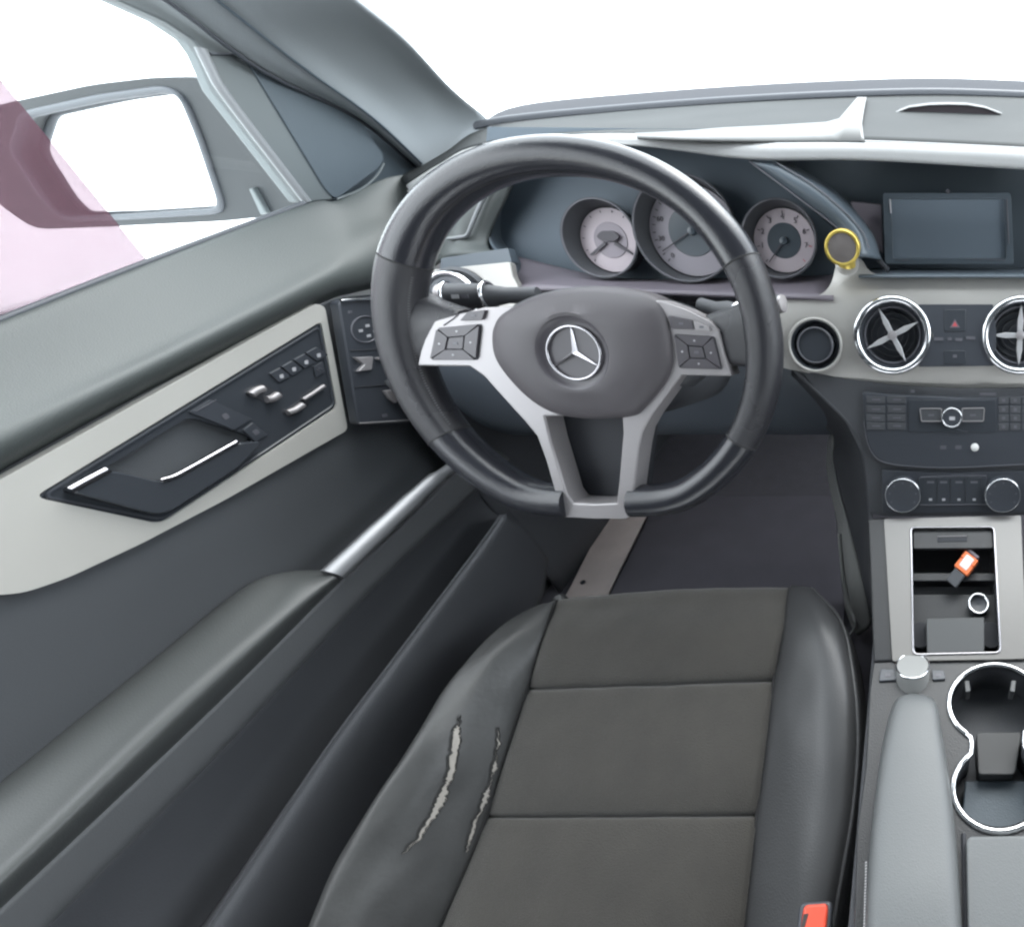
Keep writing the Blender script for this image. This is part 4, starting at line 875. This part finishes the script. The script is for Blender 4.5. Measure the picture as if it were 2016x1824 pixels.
# ================================================================== CENTRE CONSOLE
con = thing('center_console', Vector((.38, -.15, .1)), 'grey centre console with pale trim, tray, cup holders and padded armrest', 'console')
def edge(pxs): return [C(x, y, -.002) for x, y in pxs]
prism('side_wall', [Vector((.262, y, z)) for y, z in ((.06, .09), (.05, .36), (-.15, .33), (-.6, .335), (-.6, .09))], NX * .012, 'dark', con, .002)
plate('front_deck', [(1707, 1020), (1745, 1018), (1760, 1302), (1720, 1303)], C, .03, 'deck', con, .003, 0, -.001)
TR = [(1740, 1021), (2010, 1014), (2022, 1296), (1757, 1301)]
HO = [(1793, 1038), (1957, 1037), (1970, 1284), (1798, 1288)]
prism('trim_frame', rounded([C(x, y, .002) for x, y in TR], .003), NC * -.008, 'alucon', con, .0015, [rounded([C(x, y, .002) for x, y in HO], .006)])
tube('chrome_edge', rounded([C(x, y, .0025) for x, y in HO], .006), .0013, 'emblem', con, 8, True)
tq = [C(x, y, -.003) for x, y in [(1791, 1036), (1959, 1035), (1972, 1286), (1796, 1290)]]
v = tq + [p - NC * .075 for p in tq]
tray = link('tray', mesh('tray', v, [(4, 5, 6, 7), (0, 1, 5, 4), (1, 2, 6, 5), (2, 3, 7, 6), (3, 0, 4, 7)]), 'dark', con, 20)
ld = prism('tray_lid', rounded([C(x, y, -.003) for x, y in ((1797, 1042), (1954, 1041), (1957, 1079), (1798, 1080))], .003), NC * -.005, 'deck', con, .0015)
prism('slot', [C(x, y, -.0022) for x, y in ((1845, 1057), (1904, 1056), (1904, 1065), (1846, 1066))], NC * -.002, 'void', ld, .0004)
tube('chrome_line', [C(1846, 1056, -.002), C(1903, 1055, -.002)], .0007, 'silver', ld, 6)
prism('shelf', [C(x, y, -.030) for x, y in ((1795, 1126), (1960, 1126), (1962, 1144), (1796, 1144))], NC * -.02, 'deck', tray, .002)
prism('lower_shelf', [C(x, y, -.042) for x, y in ((1795, 1168), (1962, 1168), (1968, 1300), (1796, 1300))], NC * -.02, 'deck', tray, .002)
sc_ = lathe('power_socket', C(1925, 1194, -.042), NC, [(.0125, 0), (.0125, .012), (.0105, .013), (.0095, .008), (.001, .006)], 'black', tray, 32)
ringt('chrome_ring', C(1925, 1194, -.042) + NC * .0125, NC, .0118, .0016, 'chrome', sc_, 36, 8)
for x in (1812, 1950): lathe('finger_scoop', C(x, 1250, -.026), NC, [(.015, 0), (.014, .002), (.001, .002)], 'void', tray, 28)
cdx = prism('storage_lid', rounded([C(x, y, -.004) for x, y in ((1823, 1216), (1938, 1214), (1938, 1283), (1825, 1286))], .002), NC * -.022, 'card', con, .0015)
cdx['label'] = 'small grey flap in the tray'
# flat deck with figure-of-eight cup holder
cc1, cc2 = (1958, 1384, 90, 76), (1968, 1551, 92, 85)
fig = []
for k in range(0, 29): a = R(130 + 280 * k / 28); fig.append((cc1[0] + cc1[2] * math.cos(a), cc1[1] + cc1[3] * math.sin(a)))
fig += [(2016, 1456), (2017, 1468)]
for k in range(0, 29): a = R(-52 + 284 * k / 28); fig.append((cc2[0] + cc2[2] * math.cos(a), cc2[1] + cc2[3] * math.sin(a)))
fig += [(1913, 1466), (1912, 1452)]
fp = [D(x, y) for x, y in fig]
deck_px = [(1720, 1303), (1760, 1301), (2250, 1290), (2250, 1960), (1672, 1960), (1681, 1824), (1687, 1632), (1704, 1509), (1712, 1356), (1717, 1320)]
prism('deck', [D(x, y) for x, y in deck_px], NZ * -.012, 'deck', con, .003, [fp])
ch = tube('cup_ring', [p + NZ * .001 for p in fp], .0028, 'chrome', con, 8, True)
n = len(fp); v = [p - NZ * .002 for p in fp] + [p - NZ * .055 + (fp[0] - p) * 0 for p in fp]
f = [(k, (k + 1) % n, n + (k + 1) % n, n + k) for k in range(n)] + [tuple(range(n, 2 * n))]
cup = link('cup_well', mesh('cup_well', v, f), 'dark', con, 40)
for x in (1903, 1996): prism('grip', [D(x + a, 1350 + b, -.004) for a, b in ((-5, -12), (5, -12), (8, 10), (-2, 12)) ] if x < 1950 else [D(x + a, 1350 + b, -.004) for a, b in ((-5, -12), (5, -12), (2, 12), (-8, 10))], NZ * -.02, 'card', cup, .001)
prism('divider', rounded([D(x, y, -.022) for x, y in ((1922, 1440), (2012, 1440), (1998, 1524), (1926, 1524))], .004), NZ * -.03, 'cupgrey', cup, .002)
prism('base_pad', [D(x, y, -.04) for x, y in ((1900, 1535), (2020, 1535), (2020, 1650), (1890, 1650))], NZ * -.004, 'sail', cup, .002)
# driver-side armrest pad
AL = [(1795, 1364), (1765, 1378), (1745, 1440), (1730, 1530), (1716, 1650), (1708, 1760), (1703, 1860), (1700, 1930)]
AR = [(1800, 1364), (1838, 1378), (1852, 1440), (1866, 1530), (1880, 1650), (1888, 1760), (1893, 1860), (1896, 1930)]
rows = []
for i, (a, b) in enumerate(zip(AL, AR)):
    h = [.004, .012, .016, .018, .020, .022, .022, .022][i]
    rows.append([D(a[0] - 3, a[1], -.002)] + [D(lerp(a[0], b[0], k), lerp(a[1], b[1], k), h * hh) for k, hh in ((.0, .55), (.06, .85), (.2, 1), (.5, 1.06), (.8, 1), (.94, .85), (1, .55))] + [D(b[0] + 3, b[1], -.002)])
padR = patch('armrest_pad', rows, 'pad', con, 4, 5, .003)
v, f = [], []
for i in range(34):
    y = 1700 + i * 6; p = D(1703 - (y - 1760) * .03, y, .012); c = len(v)
    v += [p + Vector((a, b, .002)) for a, b in ((-.0004, 0), (.0008, .0004), (.0008, .0014), (-.0004, .001))]; f.append((c, c + 1, c + 2, c + 3))
link('stitching', mesh('stitching', v, f), 'seatstitch', padR)
prism('rear_lid', rounded([D(x, y, .010) for x, y in ((1902, 1645), (2250, 1640), (2250, 1960), (1908, 1960))], .006), NZ * -.012, 'pad', con, .003, seg=3)
tube('gap', [D(1897, 1640, .001), D(1899, 1740, .001), D(1902, 1850, .001), D(1904, 1930, .001)], .0022, 'void', con, 6)
# rotary controller
kc = D(1797, 1324, 0)
KA = Vector((0, .41, .91)).normalized(); kc = D(1797, 1328, -.001)
kn = lathe('rotary_controller', kc, KA, [(.0185, -.008), (.0185, .006), (.0182, .0105), (.0172, .0125), (.015, .0128), (.001, .0122)], 'knob', con, 48)
ringt('edge', kc + KA * .0118, KA, .0176, .0012, 'chrome', kn, 48, 8)
for px in ([(1734, 1316), (1762, 1316), (1766, 1338), (1730, 1340)], [(1834, 1318), (1858, 1318), (1862, 1336), (1836, 1338)]):
    k_ = prism('button', rounded([D(x, y, .003) for x, y in px], .002), NZ * -.005, 'black', con, .0008)
    mx = sum(p[0] for p in px) / 4; prism('icon', [D(mx + a, 1328 + b, .0034) for a, b in ((-5, -3), (5, -3), (5, 3), (-5, 3))], NZ * -.0004, 'markdim', k_, 0)
# ------------------------------------------------------------------ things in the tray
lp = C(1895, 1120, -.016)
lt = thing('lighter', lp, 'orange and white lighter lying in the open console tray', 'lighter')
a, b = C(1872, 1150, -.022), C(1916, 1092, -.012); d = (b - a).normalized(); s = d.cross(NC).normalized(); up = s.cross(d)
def seg_(k0, k1, w_, h, m, nm):
    p, q = a.lerp(b, k0), a.lerp(b, k1)
    return prism(nm, [p - s * w_ + up * h, q - s * w_ + up * h, q + s * w_ + up * h, p + s * w_ + up * h], up * -h * 2, m, lt, .0015, seg=3)
seg_(0, .42, .008, .004, 'dark', 'cap'); seg_(.43, .72, .0105, .0055, 'orange', 'body'); seg_(.73, .95, .0105, .0055, 'orange', 'band'); seg_(.96, 1.06, .0085, .0045, 'lav', 'tip')
seg_(.52, .90, .0062, .0062, 'white', 'sticker')
